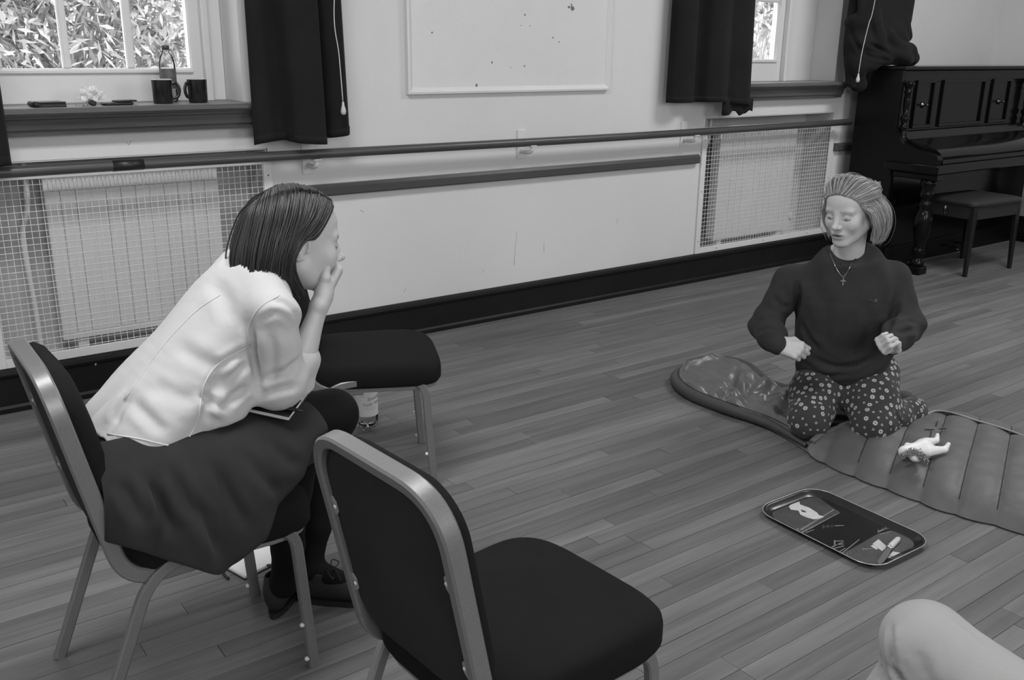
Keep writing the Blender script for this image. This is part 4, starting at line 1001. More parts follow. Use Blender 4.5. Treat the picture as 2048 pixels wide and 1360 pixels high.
def make_head(Rw, C, neck_w, neck_r=.054, lids=0., mouth_open=0., sc=1., brow=.70, lash=.0021):
    """Rw columns left/forward/up, C centre. Returns verts, faces, shade in world space"""
    S = SDF((-.125, -.135, -.26), (.125, .14, .135), .0023)
    S.ell((0, -.015, .030), (.073, .090, .080)); S.ell((0, .030, -.022), (.060, .064, .086), k=.03)
    S.ell((0, .048, .045), (.053, .042, .046), k=.03)
    nb = Rw.T @ (np.asarray(neck_w)-C)/sc
    S.cone((0, -.020, -.05), nb, .049, neck_r, k=.03)
    for x in (-1, 1):
        S.cone((x*.049, .0, -.055), (x*.016, .068, -.099), .019, .015, k=.028)
        S.ell((x*.036, .062, -.032), (.023, .021, .024), k=.025)
        S.ell((x*.027, .079, .014), (.021, .008, .0075), k=.018)
    S.ell((0, .077, -.101), (.017, .015, .014), k=.02); S.ell((0, .078, -.068), (.028, .021, .022), k=.016)
    for x in (-1, 1): S.ell((x*.031, .104, -.004), (.0165, .0145, .0105), k=.014, op='s')
    for x in (-1, 1): S.ell((x*.0300, .0790, -.005), (.0130, .0122, .0110), k=.004)
    S.cone((0, .087, .008), (0, .107, -.031), .0070, .0088, k=.013); S.ell((0, .1115, -.0345), (.0095, .0100, .0085), k=.007)
    for x in (-1, 1): S.ell((x*.0105, .0995, -.039), (.0070, .0085, .0065), k=.006)
    for x in (-1, 1): S.ell((x*.0058, .1055, -.0455), (.0034, .0048, .0028), k=.002, op='s')
    S.ell((0, .0940, -.0625), (.0200, .0080, .0050), k=.005); S.ell((0, .0915, -.0735-mouth_open), (.0170, .0085, .0060), k=.005)
    S.ell((0, .1035, -.0680-mouth_open/2), (.0185, .013, .0013+mouth_open*.45), k=.002, op='s')
    for x in (-1, 1):
        R = rot_axis((1, 0, 0), -.22) @ rot_axis((0, 0, 1), x*-.35)
        S.ell((x*.076, -.008, -.010), (.0065, .0185, .031), R, k=.005); S.ell((x*.0825, -.003, -.006), (.0055, .0085, .015), R, k=.004, op='s'); S.ell((x*.081, -.0, -.026), (.004, .006, .006), R, k=.003, op='s')
    v, f = S.mesh(1); x, y, z = v[:, 0], v[:, 1], v[:, 2]; ax = np.abs(x); sh = np.ones(len(v))
    def dark(m, a): np.multiply(sh, 1-(1-a)*np.clip(m, 0, 1), out=sh)
    fr = y > .055
    bz = .0165-.10*np.maximum(0, ax-.034)+.05*np.minimum(0, ax-.02); dark(fr*np.exp(-((z-bz)/.0036)**2)*(ax > .011)*(ax < .05), brow)          # brows
    lz = -.0095-.004*np.cos((ax-.031)/.0135*1.5)+lids; dark(fr*np.exp(-((z-lz)/lash)**2)*(np.abs(ax-.031) < .0145), .30)                        # lashes
    dark(fr*np.exp(-((z+.0005)/.0025)**2)*(np.abs(ax-.031) < .013), .8)
    dark(fr*np.exp(-((ax-.0315)/.0052)**4-((z+.0082-lids)/.0030)**4), .32)
    lip = np.exp(-(((z+.068+mouth_open/2)/(.0105+mouth_open))**4)-(ax/.021)**4)*(y > .085); dark(lip, .66)
    dark(np.exp(-(((z+.068+mouth_open/2)/(.0022+mouth_open*.4))**2)-(ax/.021)**4)*(y > .08), .25)
    dark(np.exp(-((ax-.0058)/.0035)**2-((z+.0455)/.0028)**2)*(y > .085), .45)
    return (v*sc) @ Rw.T+C, f, sh
def make_hand(origin, fingers_dir, back_n, s, curls, thumb, fore=None, spread=.0, sc=.95, fr=(.027, .040)):
    """s: +1 thumb on local +x. curls: 4 x (mcp, pip, dip) degrees, index first. thumb: points from its base"""
    yv = nrm(fingers_dir); zv = nrm(np.asarray(back_n, float)-yv*(np.asarray(back_n, float) @ yv)); xv = np.cross(yv, zv); R = np.stack([xv, yv, zv], 1)
    fl = None if fore is None else R.T @ (np.asarray(fore)-np.asarray(origin))/sc
    lo, hi = V(-.085, -.075, -.115), V(.085, .20, .075)
    if fl is not None: lo = np.minimum(lo, fl-.06); hi = np.maximum(hi, fl+.06)
    S = SDF(lo, hi, .0019)
    X = [s*.0275, s*.0095, -s*.0085, -s*.0255]; Yk = [.084, .088, .084, .076]; Ls = [(.040, .024, .020), (.045, .027, .021), (.041, .025, .020), (.031, .019, .018)]; rr_ = [.0088, .0090, .0086, .0076]
    if fl is not None:
        w = V(0, -.012, 0); S.loft([fl, fl*.65+w*.35, fl*.25+w*.75, fl*.08+w*.92, w, V(0, .012, 0)], [fr[1], fr[1]*1.02, fr[0]*1.1, fr[0], fr[0], fr[0]*1.02], [fr[1]*.95, fr[1]*.92, fr[0]*.88, fr[0]*.78, fr[0]*.74, fr[0]*.68], (1, 0, 0), n=3)
    S.cone((s*.007, -.015, 0), (s*.007, .01, 0), .0195, .0195, .014); S.cone((-s*.008, -.015, 0), (-s*.008, .01, 0), .0185, .0185, .014)
    for i in range(4): S.cone((X[i]*.62, .006, -.001), (X[i], Yk[i], .0015), .0125, rr_[i]+.0022, .014)
    S.ell((s*.016, .032, -.012), (.015, .028, .013), k=.014); S.ell((-s*.018, .034, -.010), (.012, .028, .011), k=.012)
    for i in range(4):
        p = V(X[i], Yk[i], .001); a = 0.; fan = spread*(1.5-i)*s
        pts = [p]; R_ = rr_[i]; rs = [R_+.0012]
        for j in range(3):
            a += math.radians(curls[i][j]); d = nrm(V(math.sin(fan)*math.cos(a), math.cos(a)*math.cos(fan), -math.sin(a))); p = p+d*Ls[i][j]; pts.append(p); rs.append(R_*(.97, .88, .76)[j])
        for j in range(3): S.cone(pts[j], pts[j+1], rs[j], rs[j+1], .006 if j == 0 else .0025)
    tp = [V(s*q[0], q[1], q[2]) for q in thumb]
    for j in range(len(tp)-1): S.cone(tp[j], tp[j+1], (.0150, .0112, .0100, .0082)[j], (.0112, .0100, .0082, .0075)[j], (.014, .006, .003)[j])
    v, f = S.mesh(1); v = (v*sc) @ R.T+np.asarray(origin); out = [(v, f)]
    return out
def strands(guides, n, rad, jitter, mt, name, parent, xf, seed=1, npts=18, lo=.55, hi=1.45, sides=4, tipn=.3, lens=(.92, 1.05)):
    """interpolate hair guides (lists of equal length) and sweep thin locks, all at once"""
    r = np.random.default_rng(seed); Gd = np.array([np.array(spline(g, 6)) for g in guides])
    u = r.uniform(0, len(Gd)-1.001, n); i = u.astype(int); t = (u-i)[:, None, None]; g = Gd[i]*(1-t)+Gd[i+1]*t
    L = np.minimum(1, r.uniform(*lens, n)); idx = np.linspace(0, 1, npts)[None]*L[:, None]*(g.shape[1]-1); k = np.minimum(idx.astype(int), g.shape[1]-2); fr_ = (idx-k)[..., None]
    a = np.arange(n)[:, None]; P = g[a, k]*(1-fr_)+g[a, k+1]*fr_
    out = P-np.array([0, -.01, 0]); out /= np.linalg.norm(out, axis=2)[..., None]; tt = np.linspace(0, 1, npts)[None]
    off = np.abs(r.normal(size=(n, 1)))*jitter; side_ = np.cross(out, np.gradient(P, axis=1)); side_ /= np.linalg.norm(side_, axis=2)[..., None]+1e-9
    am = r.uniform(.2, 1, (n, 1))*jitter*.8
    P = P+out*(off*(.3+.7*np.sin(tt*2.2)))[..., None]+side_*(am*np.sin(r.uniform(0, 6.3, (n, 1))+tt*r.uniform(3, 7, (n, 1))))[..., None]
    P = xf_arr(xf, P.reshape(-1, 3)).reshape(n, npts, 3)
    rr_ = rad*r.uniform(.6, 1.4, (n, 1))*np.interp(tt[0], [0, .1, .8, 1], [.6, 1, .9, tipn])[None]
    T = np.gradient(P, axis=1); T /= np.linalg.norm(T, axis=2)[..., None]+1e-9; U = np.cross(T, np.array([.31, .87, .38])); U /= np.linalg.norm(U, axis=2)[..., None]+1e-9; Wv = np.cross(T, U)
    an = np.linspace(0, 2*math.pi, sides, endpoint=False)
    Vt = P[:, :, None]+rr_[:, :, None, None]*(np.cos(an)[None, None, :, None]*U[:, :, None]+np.sin(an)[None, None, :, None]*Wv[:, :, None])
    base = (np.arange(n)*npts*sides)[:, None, None]; q = (np.arange(npts-1)*sides)[None, :, None]; s_ = np.arange(sides)[None, None]; s2 = (s_+1) % sides
    Fc = np.stack([base+q+s_, base+q+s2, base+q+sides+s2, base+q+sides+s_], -1).reshape(-1, 4)
    sh = np.repeat(r.uniform(lo, hi, n), npts*sides)
    return solid(name, [(Vt.reshape(-1, 3), Fc)], mt, parent, sh)
def xf_arr(xf, A):
    o = xf(V(0, 0, 0)); B3 = np.stack([xf(V(1, 0, 0))-o, xf(V(0, 1, 0))-o, xf(V(0, 0, 1))-o]); return o+A @ B3
def crease(o, line, w=.010, depth=.006, n=8):
    """press a fold into the mesh o along a line of the picture laid onto its surface"""
    me = o.data; bv_ = BVHTree.FromPolygons([v.co[:] for v in me.vertices], [p.vertices[:] for p in me.polygons])
    pts = []
    for px, py in spline(line, n):
        loc, nn_, _, _ = bv_.ray_cast(Vector(CAM), Vector(nrm(ray(px, py))))
        if loc is not None: pts.append(np.array(loc))
    if len(pts) < 3: return
    keep = [pts[0]]
    for p in pts[1:]:
        if np.linalg.norm(p-keep[-1]) < .06: keep.append(p)
    pts = np.array(keep); co = np.zeros(len(me.vertices)*3); me.vertices.foreach_get('co', co); co = co.reshape(-1, 3)
    nr_ = np.array([v.normal[:] for v in me.vertices]); D = np.full(len(co), 9.); U = np.zeros(len(co))
    for k, p in enumerate(pts):
        d = np.linalg.norm(co-p, axis=1); m_ = d < D; D[m_] = d[m_]; U[m_] = k/(len(pts)-1)
    fade = np.clip(np.minimum(U, 1-U)*4+.15, 0, 1)
    co += nr_*((-depth*np.exp(-(D/w)**2)+.55*depth*np.exp(-((D-1.9*w)/w)**2))*fade*(D < 5*w))[:, None]
    me.vertices.foreach_set('co', co.ravel()); me.update()
def shell(guides, mt, name, parent, xf, scale=.975):
    P = []
    for g in guides:
        Q = np.array(spline(g, 6)); sc_l = np.interp(np.linspace(0, 1, len(Q)), [0, .12, 1], [scale-.03, scale, scale]); P.append([xf(p*q) for p, q in zip(Q, sc_l)])
    m = MB(); m.grid(np.array(P)); o = m.build(name, mt, parent); mod(o, 'SOLIDIFY', thickness=.006, offset=0)
    return o
skin = mat('skin', .52, .48, attr='shade', subs=.12, var=.04, vscale=30, bump=.06, bscale=400, bdist=.0004)
M.update(
    blouse=mat('white_blouse', .51, .85, var=.04, vscale=10, sheen=.1, bump=.25, bscale=25, bdist=.006),
    seamw=mat('blouse_seam', .60, .85), skirt=mat('dark_skirt', .026, .9, spec=.12, var=.12, vscale=12, sheen=.05, bump=.15, bscale=30, bdist=.004),
    tights=mat('black_tights', .006, .7, spec=.15), shoe=mat('black_suede_shoe', .014, .7, bump=.3, bscale=150), sole=mat('black_rubber_sole', .012, .5),
    hairA=mat('dark_brown_hair', .026, .38, attr='shade', spec=.6), hairA2=mat('dark_hair_base', .014, .6), hairB=mat('fair_hair', .36, .45, attr='shade', spec=.5), hairB2=mat('fair_hair_base', .25, .6),
    sweater=mat('dark_sweatshirt', .036, .95, spec=.1, var=.10, vscale=14, sheen=.03, bump=.35, bscale=130, bdist=.0015),
    pyjama=mat('dark_patterned_trousers', .034, .9, var=.1, vscale=12, sheen=.08), petal=mat('pale_flower_print', .45, .8), sock=mat('grey_sock', .06, .95, bump=.3, bscale=200),
    sockband=mat('pale_sock_band', .4, .9), khaki=mat('pale_trousers', .34, .9, var=.04, vscale=8, bump=.3, bscale=200, bdist=.0008), silver=mat('silver', .75, .2, metal=1),
    doll=mat('white_doll_vinyl', .8, .45), fur=mat('doll_trim', .28, .9, var=.5, vscale=60, bump=.8, bscale=120),
)

# the foot of the right-hand curtain, bunched up on the piano lid
S = SDF((5.60, 3.62, 1.16), (6.45, 4.08, 1.86), .008)
S.loft([V(5.955, 3.885, 1.82), V(5.96, 3.88, 1.65), V(5.985, 3.87, 1.50), V(6.01, 3.865, 1.44)], [.325, .30, .27, .25], [.05, .06, .075, .075], (1, 0, 0))
for pts, r in (([V(5.90, W-.28, 1.47), V(6.02, W-.32, 1.425), V(6.14, W-.31, 1.41), V(6.27, W-.26, 1.40), V(6.33, W-.21, 1.395)], [.02, .04, .045, .042, .028]),
               ([V(5.90, W-.27, 1.58), V(5.97, W-.31, 1.51), V(6.08, W-.32, 1.465), V(6.2, W-.29, 1.45), V(6.29, W-.23, 1.43)], [.02, .035, .04, .04, .03]),
               ([V(5.78, W-.22, 1.78), V(5.80, W-.25, 1.64), V(5.84, W-.27, 1.50), V(5.92, W-.28, 1.43)], [.03, .04, .045, .035])):
    P_ = spline(pts, 4); r_ = np.interp(np.linspace(0, 1, len(P_)), np.linspace(0, 1, len(r)), r)
    for q in range(len(P_)-1): S.cone(P_[q], P_[q+1], r_[q], r_[q+1], .018)
for a, b_ in (((5.70, W-.17, 1.62), (5.72, W-.18, 1.40)), ((5.72, W-.18, 1.40), (5.79, W-.19, 1.24))): S.cone(a, b_, .065, .055, .03)
S.cone((5.92, 3.83, 1.405), (6.28, 3.86, 1.395), .045, .045, .03)
S.disp(lambda X, Y, Z: .006*np.sin(38*(Z+.55*X)+6*np.sin(7*X))*np.clip((1.66-Z)/.1, 0, 1))
f_ = S.f; X_, Z_ = S.ax[0][:, None, None], S.ax[2][None, None, :]; S.f = np.where((X_ > 5.868) & (Z_ < PZ+.003), np.maximum(f_, np.maximum(5.868-X_, Z_-PZ-.003)*-1+0*f_), f_).astype(np.float32)
bun_ = solid('bunched_hem', [S.mesh(2)], M['curtain'], c3)
for ln_, w_, d_ in (([(1700, 30), (1704, 70), (1722, 105)], .014, .010), ([(1735, 85), (1760, 98), (1785, 112)], .012, .010), ([(1730, 110), (1755, 117), (1782, 121)], .010, .008), ([(1740, 20), (1742, 50), (1748, 80)], .016, .008)): crease(bun_, ln_, w_, d_)
# ---------------------------------------------------------------- woman in the blouse (seated, chin on hand)
yB = 2.085
RA = frame((1, -.10, -.13), (.13, .02, 1)); RA = RA @ rot_axis((0, 1, 0), .05)
HA = V(.882, 2.055, 1.010)
hv, hf, hs = make_head(RA, HA, V(.765, 2.07, .885), .056, sc=1.06, brow=.42, lash=.0034)
# right hand: loose fist under the chin; forearm up from the elbow
elbR = V(.818, 1.985, .662); wrR = aty(642, 606, 1.99)
fd = nrm(V(.62, .34, .60))
hand = make_hand(wrR+nrm(wrR-elbR)*.006, fd, V(.80, -.42, -.30), -1, [(48, 88, 50), (60, 92, 50), (70, 94, 50), (76, 94, 50)], [(.020, .016, -.008), (.042, .040, -.016), (.046, .066, -.026), (.040, .088, -.036)], fore=elbR, fr=(.029, .041))
elbL = V(.86, 2.25, .69); wrL = V(.80, 2.06, .655)
handL = make_hand(wrL, nrm(wrL-elbL), V(0, 0, 1), -1, [(25, 30, 15)]*4, [(.020, .016, -.008), (.042, .040, -.015), (.05, .066, -.02), (.05, .088, -.022)], fore=wrL+(elbL-wrL)*.3, fr=(.028, .034))
S = SDF((.33, 1.80, .42), (1.05, 2.36, 1.02), .008)         # covered body
spA = [V(.52, yB, .58), V(.62, yB, .73), V(.735, yB, .845), V(.785, yB, .925)]
S.loft(spA, [.145, .125, .135, .13], [.10, .085, .09, .06], (0, 1, 0)); S.cone((.785, yB, .92), (.80, 2.068, .95), .05, .05)
S.chain([V(.775, 1.95, .89), elbR], [.04, .034]); S.chain([V(.81, 2.20, .89), elbL], [.045, .038])
parts = [(hv, hf)]+hand+handL+[S.mesh(1)]
shade = np.ones(sum(len(p[0]) for p in parts)); shade[:len(hs)] = hs
wA = solid('person', parts, skin, None, shade)
tag(wA, 'dark-haired woman in a white blouse and dark skirt seated with her chin on her hand', 'person')
# blouse
S = SDF((.36, 1.80, .55), (1.0, 2.38, 1.03), .0055)
spB = [V(.505, yB, .575), V(.545, yB, .635), V(.625, yB, .735), V(.735, yB, .845), V(.782, yB, .915), V(.808, yB, .95)]
S.loft(spB, [.188, .176, .152, .148, .128, .070], [.150, .133, .110, .105, .080, .062], (0, 1, 0))
sA, eA = aty(546, 622, 1.93), aty(562, 768, 1.955); S.cone((.775, 2.02, .93), sA+V(0, .01, .005), .055, .052, k=.03); S.cone((.785, 2.14, .93), (.80, 2.22, .905), .055, .054, k=.03)
S.cone(sA, eA, .054, .053, k=.016); S.cone(eA, elbR+V(.004, 0, .018), .053, .049, k=.02); S.cone(elbR+V(.004, 0, .018), elbR+V(.034, .003, .075), .048, .045, k=.015)
S.cone((.80, 2.22, .89), (.85, 2.25, .72), .056, .054, k=.03); S.cone((.85, 2.24, .72), elbL, .058, .052, k=.03); S.cone(elbL, elbL+.35*(wrL-elbL), .052, .046, k=.02)
S.ell((.645, 1.965, .67), (.06, .05, .05), k=.04); S.ell((.715, 1.995, .735), (.05, .05, .06), k=.03)
S.cone((.755, 2.07, 1.0), (.87, 2.06, 1.06), .048, .062, k=.01, op='s')
def wrinkle(X, Y, Z):
    q = .0070*np.sin(38*(X*.6-Z*.9)+9*np.sin(11*Y+4*Z))*np.exp(-((Z-.66)/.07)**2)
    q = q+.0060*np.sin(70*(Z+.35*X)+5*np.sin(14*Y))*np.exp(-((X-.80)/.07)**2-((Z-.87)/.06)**2-((Y-1.92)/.09)**2)
    q = q+.0070*np.sin(52*(Z-.6*X)+6*Y)*np.exp(-((X-.815)/.06)**2-((Z-.70)/.06)**2)
    return q+.0020*np.sin(24*(X*.8+Z*.5)+7*np.sin(9*Y+5*Z))+.0065*np.sin(45*(X+.8*Z)+4*np.sin(17*Y))*np.exp(-((X-.70)/.06)**2-((Z-.74)/.08)**2)
S.disp(wrinkle)
S.cut((.50, yB, .612), (-.30, 0, -1.)); S.cut((.62, 1.9, .635), (.1, 0, -1.))
bl = solid('blouse', [S.mesh(2)], M['blouse'], wA)
for ln_, w_, d_ in (([(545, 600), (575, 612), (597, 642)], .009, .006), ([(520, 642), (556, 626), (590, 652)], .008, .005), ([(503, 655), (510, 715), (516, 795)], .011, .010), ([(500, 700), (468, 715), (440, 735)], .010, .007), ([(497, 722), (475, 742), (446, 768)], .009, .007),
                    ([(440, 740), (420, 790), (402, 850)], .012, .007), ([(500, 770), (472, 790), (450, 812)], .010, .008), ([(400, 788), (420, 802), (452, 822)], .010, .008), ([(262, 800), (300, 838), (335, 870)], .012, .006), ([(528, 792), (560, 778), (600, 772)], .009, .006),
                    ([(535, 758), (570, 742), (598, 718)], .009, .006), ([(350, 690), (400, 720), (440, 735)], .016, .005), ([(300, 770), (350, 790), (395, 800)], .016, .005), ([(420, 560), (450, 600), (460, 650)], .016, .005), ([(540, 660), (548, 710), (545, 760)], .010, .005), ([(230, 850), (240, 820), (262, 790)], .010, .006), ([(440, 850), (420, 830), (412, 800)], .010, .006)): crease(bl, ln_, w_, d_)
def bvh_of(o):
    me = o.data; return BVHTree.FromPolygons([v.co[:] for v in me.vertices], [p.vertices[:] for p in me.polygons])
def on_surface(bv, px, py, off=.0015):
    d = nrm(ray(px, py)); loc, n, i, dist = bv.ray_cast(Vector(CAM), Vector(d))
    return None if loc is None else np.array(loc)+np.array(n)*off
bv = bvh_of(bl)
for line, r in (([(372, 885), (395, 840), (408, 770), (440, 725), (497, 693)], .0017), ([(248, 800), (300, 725), (345, 670), (395, 620), (440, 590)], .0015), ([(500, 690), (497, 655), (520, 615), (560, 590)], .0017), ([(215, 868), (280, 878), (345, 892), (400, 890)], .0015)):
    pts = [on_surface(bv, px, py, .0005) for px, py in [tuple(q) for q in spline(line, 6)]]; pts = [p for p in pts if p is not None]
    if len(pts) > 3: m = MB(); m.tube(pts, r, 6); m.build('seam', M['seamw'], bl)
# skirt: hips and lap, then the pleated side hanging over the seat
S = SDF((.30, 1.78, .44), (.98, 2.40, .72), .0065)
S.ell((.50, yB, .575), (.135, .185, .115)); S.cone((.50, 1.985, .545), (.835, 1.975, .548), .10, .073, k=.05); S.cone((.50, 2.16, .545), (.90, 2.17, .52), .10, .078, k=.05)
S.cone((.56, 2.07, .56), (.80, 2.07, .545), .06, .05, k=.08)
S.disp(lambda X, Y, Z: .003*np.sin(40*X+9*Y)*np.sin(30*Y+8*X))
S.cut((.875, 2.0, .55), (1, .12, .05)); S.cut((.5, 2.0, .4665), (0, 0, -1))
sk_ = [S.mesh(2)]
skirt = solid('skirt', sk_, M['skirt'], wA)
hem = np.array(spline([V(.355, 1.90, .475), V(.40, 1.862, .462), V(.485, 1.845, .405), V(.574, 1.835, .360), V(.66, 1.842, .42), V(.735, 1.855, .487), V(.81, 1.885, .54), V(.868, 1.925, .578)], 10))
topl = np.array(spline([V(.365, 1.96, .60), V(.42, 1.915, .615), V(.485, 1.902, .61), V(.56, 1.905, .60), V(.65, 1.91, .598), V(.73, 1.915, .60), V(.81, 1.925, .602), V(.868, 1.94, .600)], 10))
nv = 26; P = np.zeros((len(hem), nv, 3)); nb_ = len(hem)
for i in range(nb_):
    u = i/(nb_-1)
    for j in range(nv):
        t = j/(nv-1); sw2 = min(1, max(0, (u-.36)/.22)); sw2 = sw2*sw2*(3-2*sw2); zt = .658*(1-sw2)+sw2*(.658-.034*u); p0 = V(topl[i][0], 1.945*(1-sw2)+2.0*sw2, zt); p1 = V(topl[i][0], 1.893+.012*sw2, zt+.004-.022*(1-sw2)); p2 = V(hem[i][0]*.6+topl[i][0]*.4, 1.822+.035*max(0, u-.55)/.45, .565+.02*u); mid = V((topl[i][0]+hem[i][0])/2, 1.845+.03*max(0, u-.6)/.4, .555+.03*max(0, u-.7)/.3); mid = topl[i]*.12+hem[i]*.12+mid*.76; h_ = hem[i]+V(0, -.045*(1-max(0, u-.6)/.4), 0); p = (1-t)**3*p0+3*t*(1-t)**2*p1+3*t*t*(1-t)*p2+t**3*h_; bul = 0
        ph = u*4.6+.25*t+.15; pl = .024*max(0, t-.25)**.9*(1.6*abs((ph % 1)-.5)*2-.8)*(1-.7*max(0, (u-.5)/.5))
        P[i, j] = p+V(pl*.5, -bul-pl, -.0)
m = MB(); m.grid(P); dr = m.build('skirt_side', M['skirt'], skirt); 
for ln_, w_, d_ in (([(300, 960), (322, 1010), (345, 1065)], .014, .012), ([(345, 945), (375, 1005), (396, 1045)], .013, .012), ([(400, 1000), (420, 1060), (440, 1112)], .013, .011), ([(425, 925), (465, 1005), (495, 1052)], .013, .010), ([(535, 878), (575, 918), (600, 930)], .013, .006), ([(242, 965), (262, 1000), (280, 1045)], .013, .010), ([(480, 900), (530, 960), (560, 985)], .014, .007)): crease(dr, ln_, w_, d_)
mod(dr, 'SOLIDIFY', thickness=.004, offset=0); mod(dr, 'SUBSURF', levels=1, render_levels=1)
# tights and shoes
S = SDF((.68, 1.86, .04), (1.16, 2.36, .64), .006)
kR, aR, kL, aL = V(.835, 1.985, .535), V(.815, 2.095, .095), V(1.01, 2.165, .505), V(.90, 2.125, .095)
S.chain([V(.74, 1.985, .54), kR], [.075, .066]); S.chain([V(.78, 2.17, .515), kL], [.078, .068])
for k_, a_, b_ in ((kR, aR, V(-.02, 0, 0)), (kL, aL, V(-.025, 0, 0))):
    c1 = k_+(a_-k_)*.32+b_; S.cone(k_, c1, .062, .056, .02); S.cone(c1, k_+(a_-k_)*.72, .056, .040, .03); S.cone(k_+(a_-k_)*.72, a_, .040, .034, .02)
S.cone(aR, aR+V(.06, .08, -.045), .034, .028, .02); S.cone(aL, aL+V(.07, -.05, -.04), .034, .028, .02)
solid('tights', [S.mesh(2)], M['tights'], wA)
def shoe(heel, toe, parent, label=None):
    heel, toe = np.array(heel, float), np.array(toe, float); d = nrm(toe-heel); s_ = nrm(np.cross(V(0, 0, 1), d)); L = np.linalg.norm(toe-heel)
    R = np.stack([d, s_, V(0, 0, 1)], 1); w = lambda p: heel+R @ V(*p)
    lo = np.minimum(heel, toe)-.07; hi = np.maximum(heel, toe)+.07; lo[2] = -.02; hi[2] = .15
    S = SDF(lo, hi, .004)
    S.loft([w((.025, 0, .05)), w((L*.3, 0, .046)), w((L*.55, 0, .036)), w((L*.8, 0, .028)), w((L*.93, 0, .024))], [.030, .031, .037, .040, .030], [.042, .044, .034, .026, .020], s_, n=5)
    S.cone(w((.04, 0, .07)), w((.05, 0, .088)), .034, .036, .02); S.cone(w((.05, 0, .09)), w((.06, 0, .14)), .030, .033, .006, 's')
    S.cut((0, 0, .014), (0, 0, -1)); sh = solid('shoe', [S.mesh(1)], M['shoe'], parent)
    m = MB(); out = []
    for t in np.linspace(0, 2*math.pi, 28, endpoint=False):
        c, s2 = math.cos(t), math.sin(t); x = L*.5+(L*.5+.012)*c; y = (.036+.007*math.sin((x/L)*3))*s2*(1-.12*(c < 0)); out.append((x, y))
    m.rings([[w((x, y, z)) for x, y in out] for z in (.0, .016)], smooth=False); m.build('sole', M['sole'], sh)
    lc = MB()
    for k in range(4):
        x = L*(.42+.07*k); z = .082-.011*k; m2 = MB(); m2.tube(spline([w((x, -.028, z-.022)), w((x+.004, 0, z)), w((x, .028, z-.022))], 5), .0022, 6); m2.build('lace', M['sole'], sh)
    m2 = MB(); x, z = L*.40, .088
    m2.tube(spline([w((x, 0, z)), w((x-.005, -.03, z+.016)), w((x+.012, -.045, z+.004)), w((x+.01, -.02, z-.004)), w((x, 0, z))], 6), .0018, 6); m2.tube(spline([w((x, 0, z)), w((x-.005, .03, z+.016)), w((x+.012, .042, z+.002)), w((x, 0, z))], 6), .0018, 6); m2.tube(spline([w((x, 0, z)), w((x+.015, -.015, z+.01)), w((x+.03, -.03, z-.012))], 6), .0018, 6)
    m2.build('lace_bow', M['sole'], sh); return sh
shoe((.785, 2.10, 0), (.93, 2.285, 0), wA); shoe((.875, 2.145, 0), (1.06, 2.005, 0), wA)
# hair: chin-length bob tucked behind the ear
gR = [[(.004, .070, .094), (.040, .070, .080), (.064, .046, .046), (.075, .020, .012), (.080, -.004, .006), (.080, -.024, -.030), (.074, -.022, -.085)],
      [(.004, .054, .106), (.044, .054, .092), (.073, .030, .052), (.082, .004, .024), (.086, -.018, .0), (.083, -.028, -.045), (.070, .004, -.108)],
      [(.004, .030, .117), (.050, .028, .102), (.081, .008, .058), (.089, -.018, .018), (.090, -.034, -.028), (.082, -.030, -.080), (.072, -.006, -.114)],
      [(.004, -.004, .122), (.055, -.008, .103), (.086, -.022, .056), (.093, -.040, .004), (.092, -.050, -.044), (.085, -.046, -.086), (.077, -.030, -.110)],
      [(.004, -.038, .118), (.055, -.046, .096), (.084, -.060, .050), (.091, -.074, .0), (.089, -.080, -.045), (.082, -.078, -.084), (.074, -.068, -.104)],
      [(.003, -.064, .102), (.045, -.082, .078), (.066, -.096, .034), (.072, -.106, -.01), (.071, -.110, -.050), (.066, -.106, -.080), (.06, -.096, -.096)],
      [(.002, -.084, .082), (.022, -.104, .052), (.029, -.114, .014), (.031, -.121, -.02), (.031, -.123, -.050), (.029, -.118, -.076), (.026, -.108, -.090)],
      [(0, -.087, .080), (0, -.107, .050), (0, -.118, .014), (0, -.125, -.02), (0, -.127, -.050), (0, -.122, -.076), (0, -.112, -.090)]]
def side(gs, sx): return [[V(sx*x, y, z) for x, y, z in g] for g in gs]
xfA = lambda p: HA+RA @ (np.asarray(p)*1.06)
hairA = shell(side(gR, -1)+side(gR[:-1], 1)[::-1], M['hairA2'], 'hair', wA, xfA, .98)
strands(side(gR, -1), 1500, .0014, .0045, M['hairA'], 'hair_locks', hairA, xfA, 3); strands(side(gR, 1), 500, .0016, .0045, M['hairA'], 'hair_locks', hairA, xfA, 4)

# notebook and pen on her lap
A, B_, C_ = V(.668, 2.03, .652), V(.772, 1.885, .640), V(.885, 2.01, .652)
nbk = thing('notebook', 'dark-covered notebook lying on the seated woman\'s lap under her elbow', 'notebook', B_)
pinv = Matrix.Translation(-Vector(B_)); e1, e2 = A-B_, C_-B_; nn = nrm(np.cross(e2, e1)); nn = nn if nn[2] > 0 else -nn
def slab(z0, z1, ins, name, mt):
    P = [B_+e1*ins+e2*ins, B_+e2*(1-ins)+e1*ins, B_+e1*(1-ins)+e2*(1-ins), B_+e1*(1-ins)+e2*ins]
    m = MB(); m.add([p+nn*z0 for p in P]+[p+nn*z1 for p in P], [(3, 2, 1, 0), (4, 5, 6, 7), (0, 1, 5, 4), (1, 2, 6, 5), (2, 3, 7, 6), (3, 0, 4, 7)]); o = m.build(name, mt, nbk); o.matrix_parent_inverse = pinv
slab(-.0065, -.0045, 0, 'cover', M['plastic']); slab(-.0044, .0042, .012, 'page_block', M['paper']); slab(.0043, .0063, 0, 'cover', M['plastic'])
pen('ballpoint_pen', B_+e2*.05+nn*.012+V(.03, -.01, 0), B_+e2*.05+nn*.012+V(.03, -.01, 0)+nrm(V(-.6, .75, .05))*.13, 'dark pen lying on the notebook on the woman\'s lap')
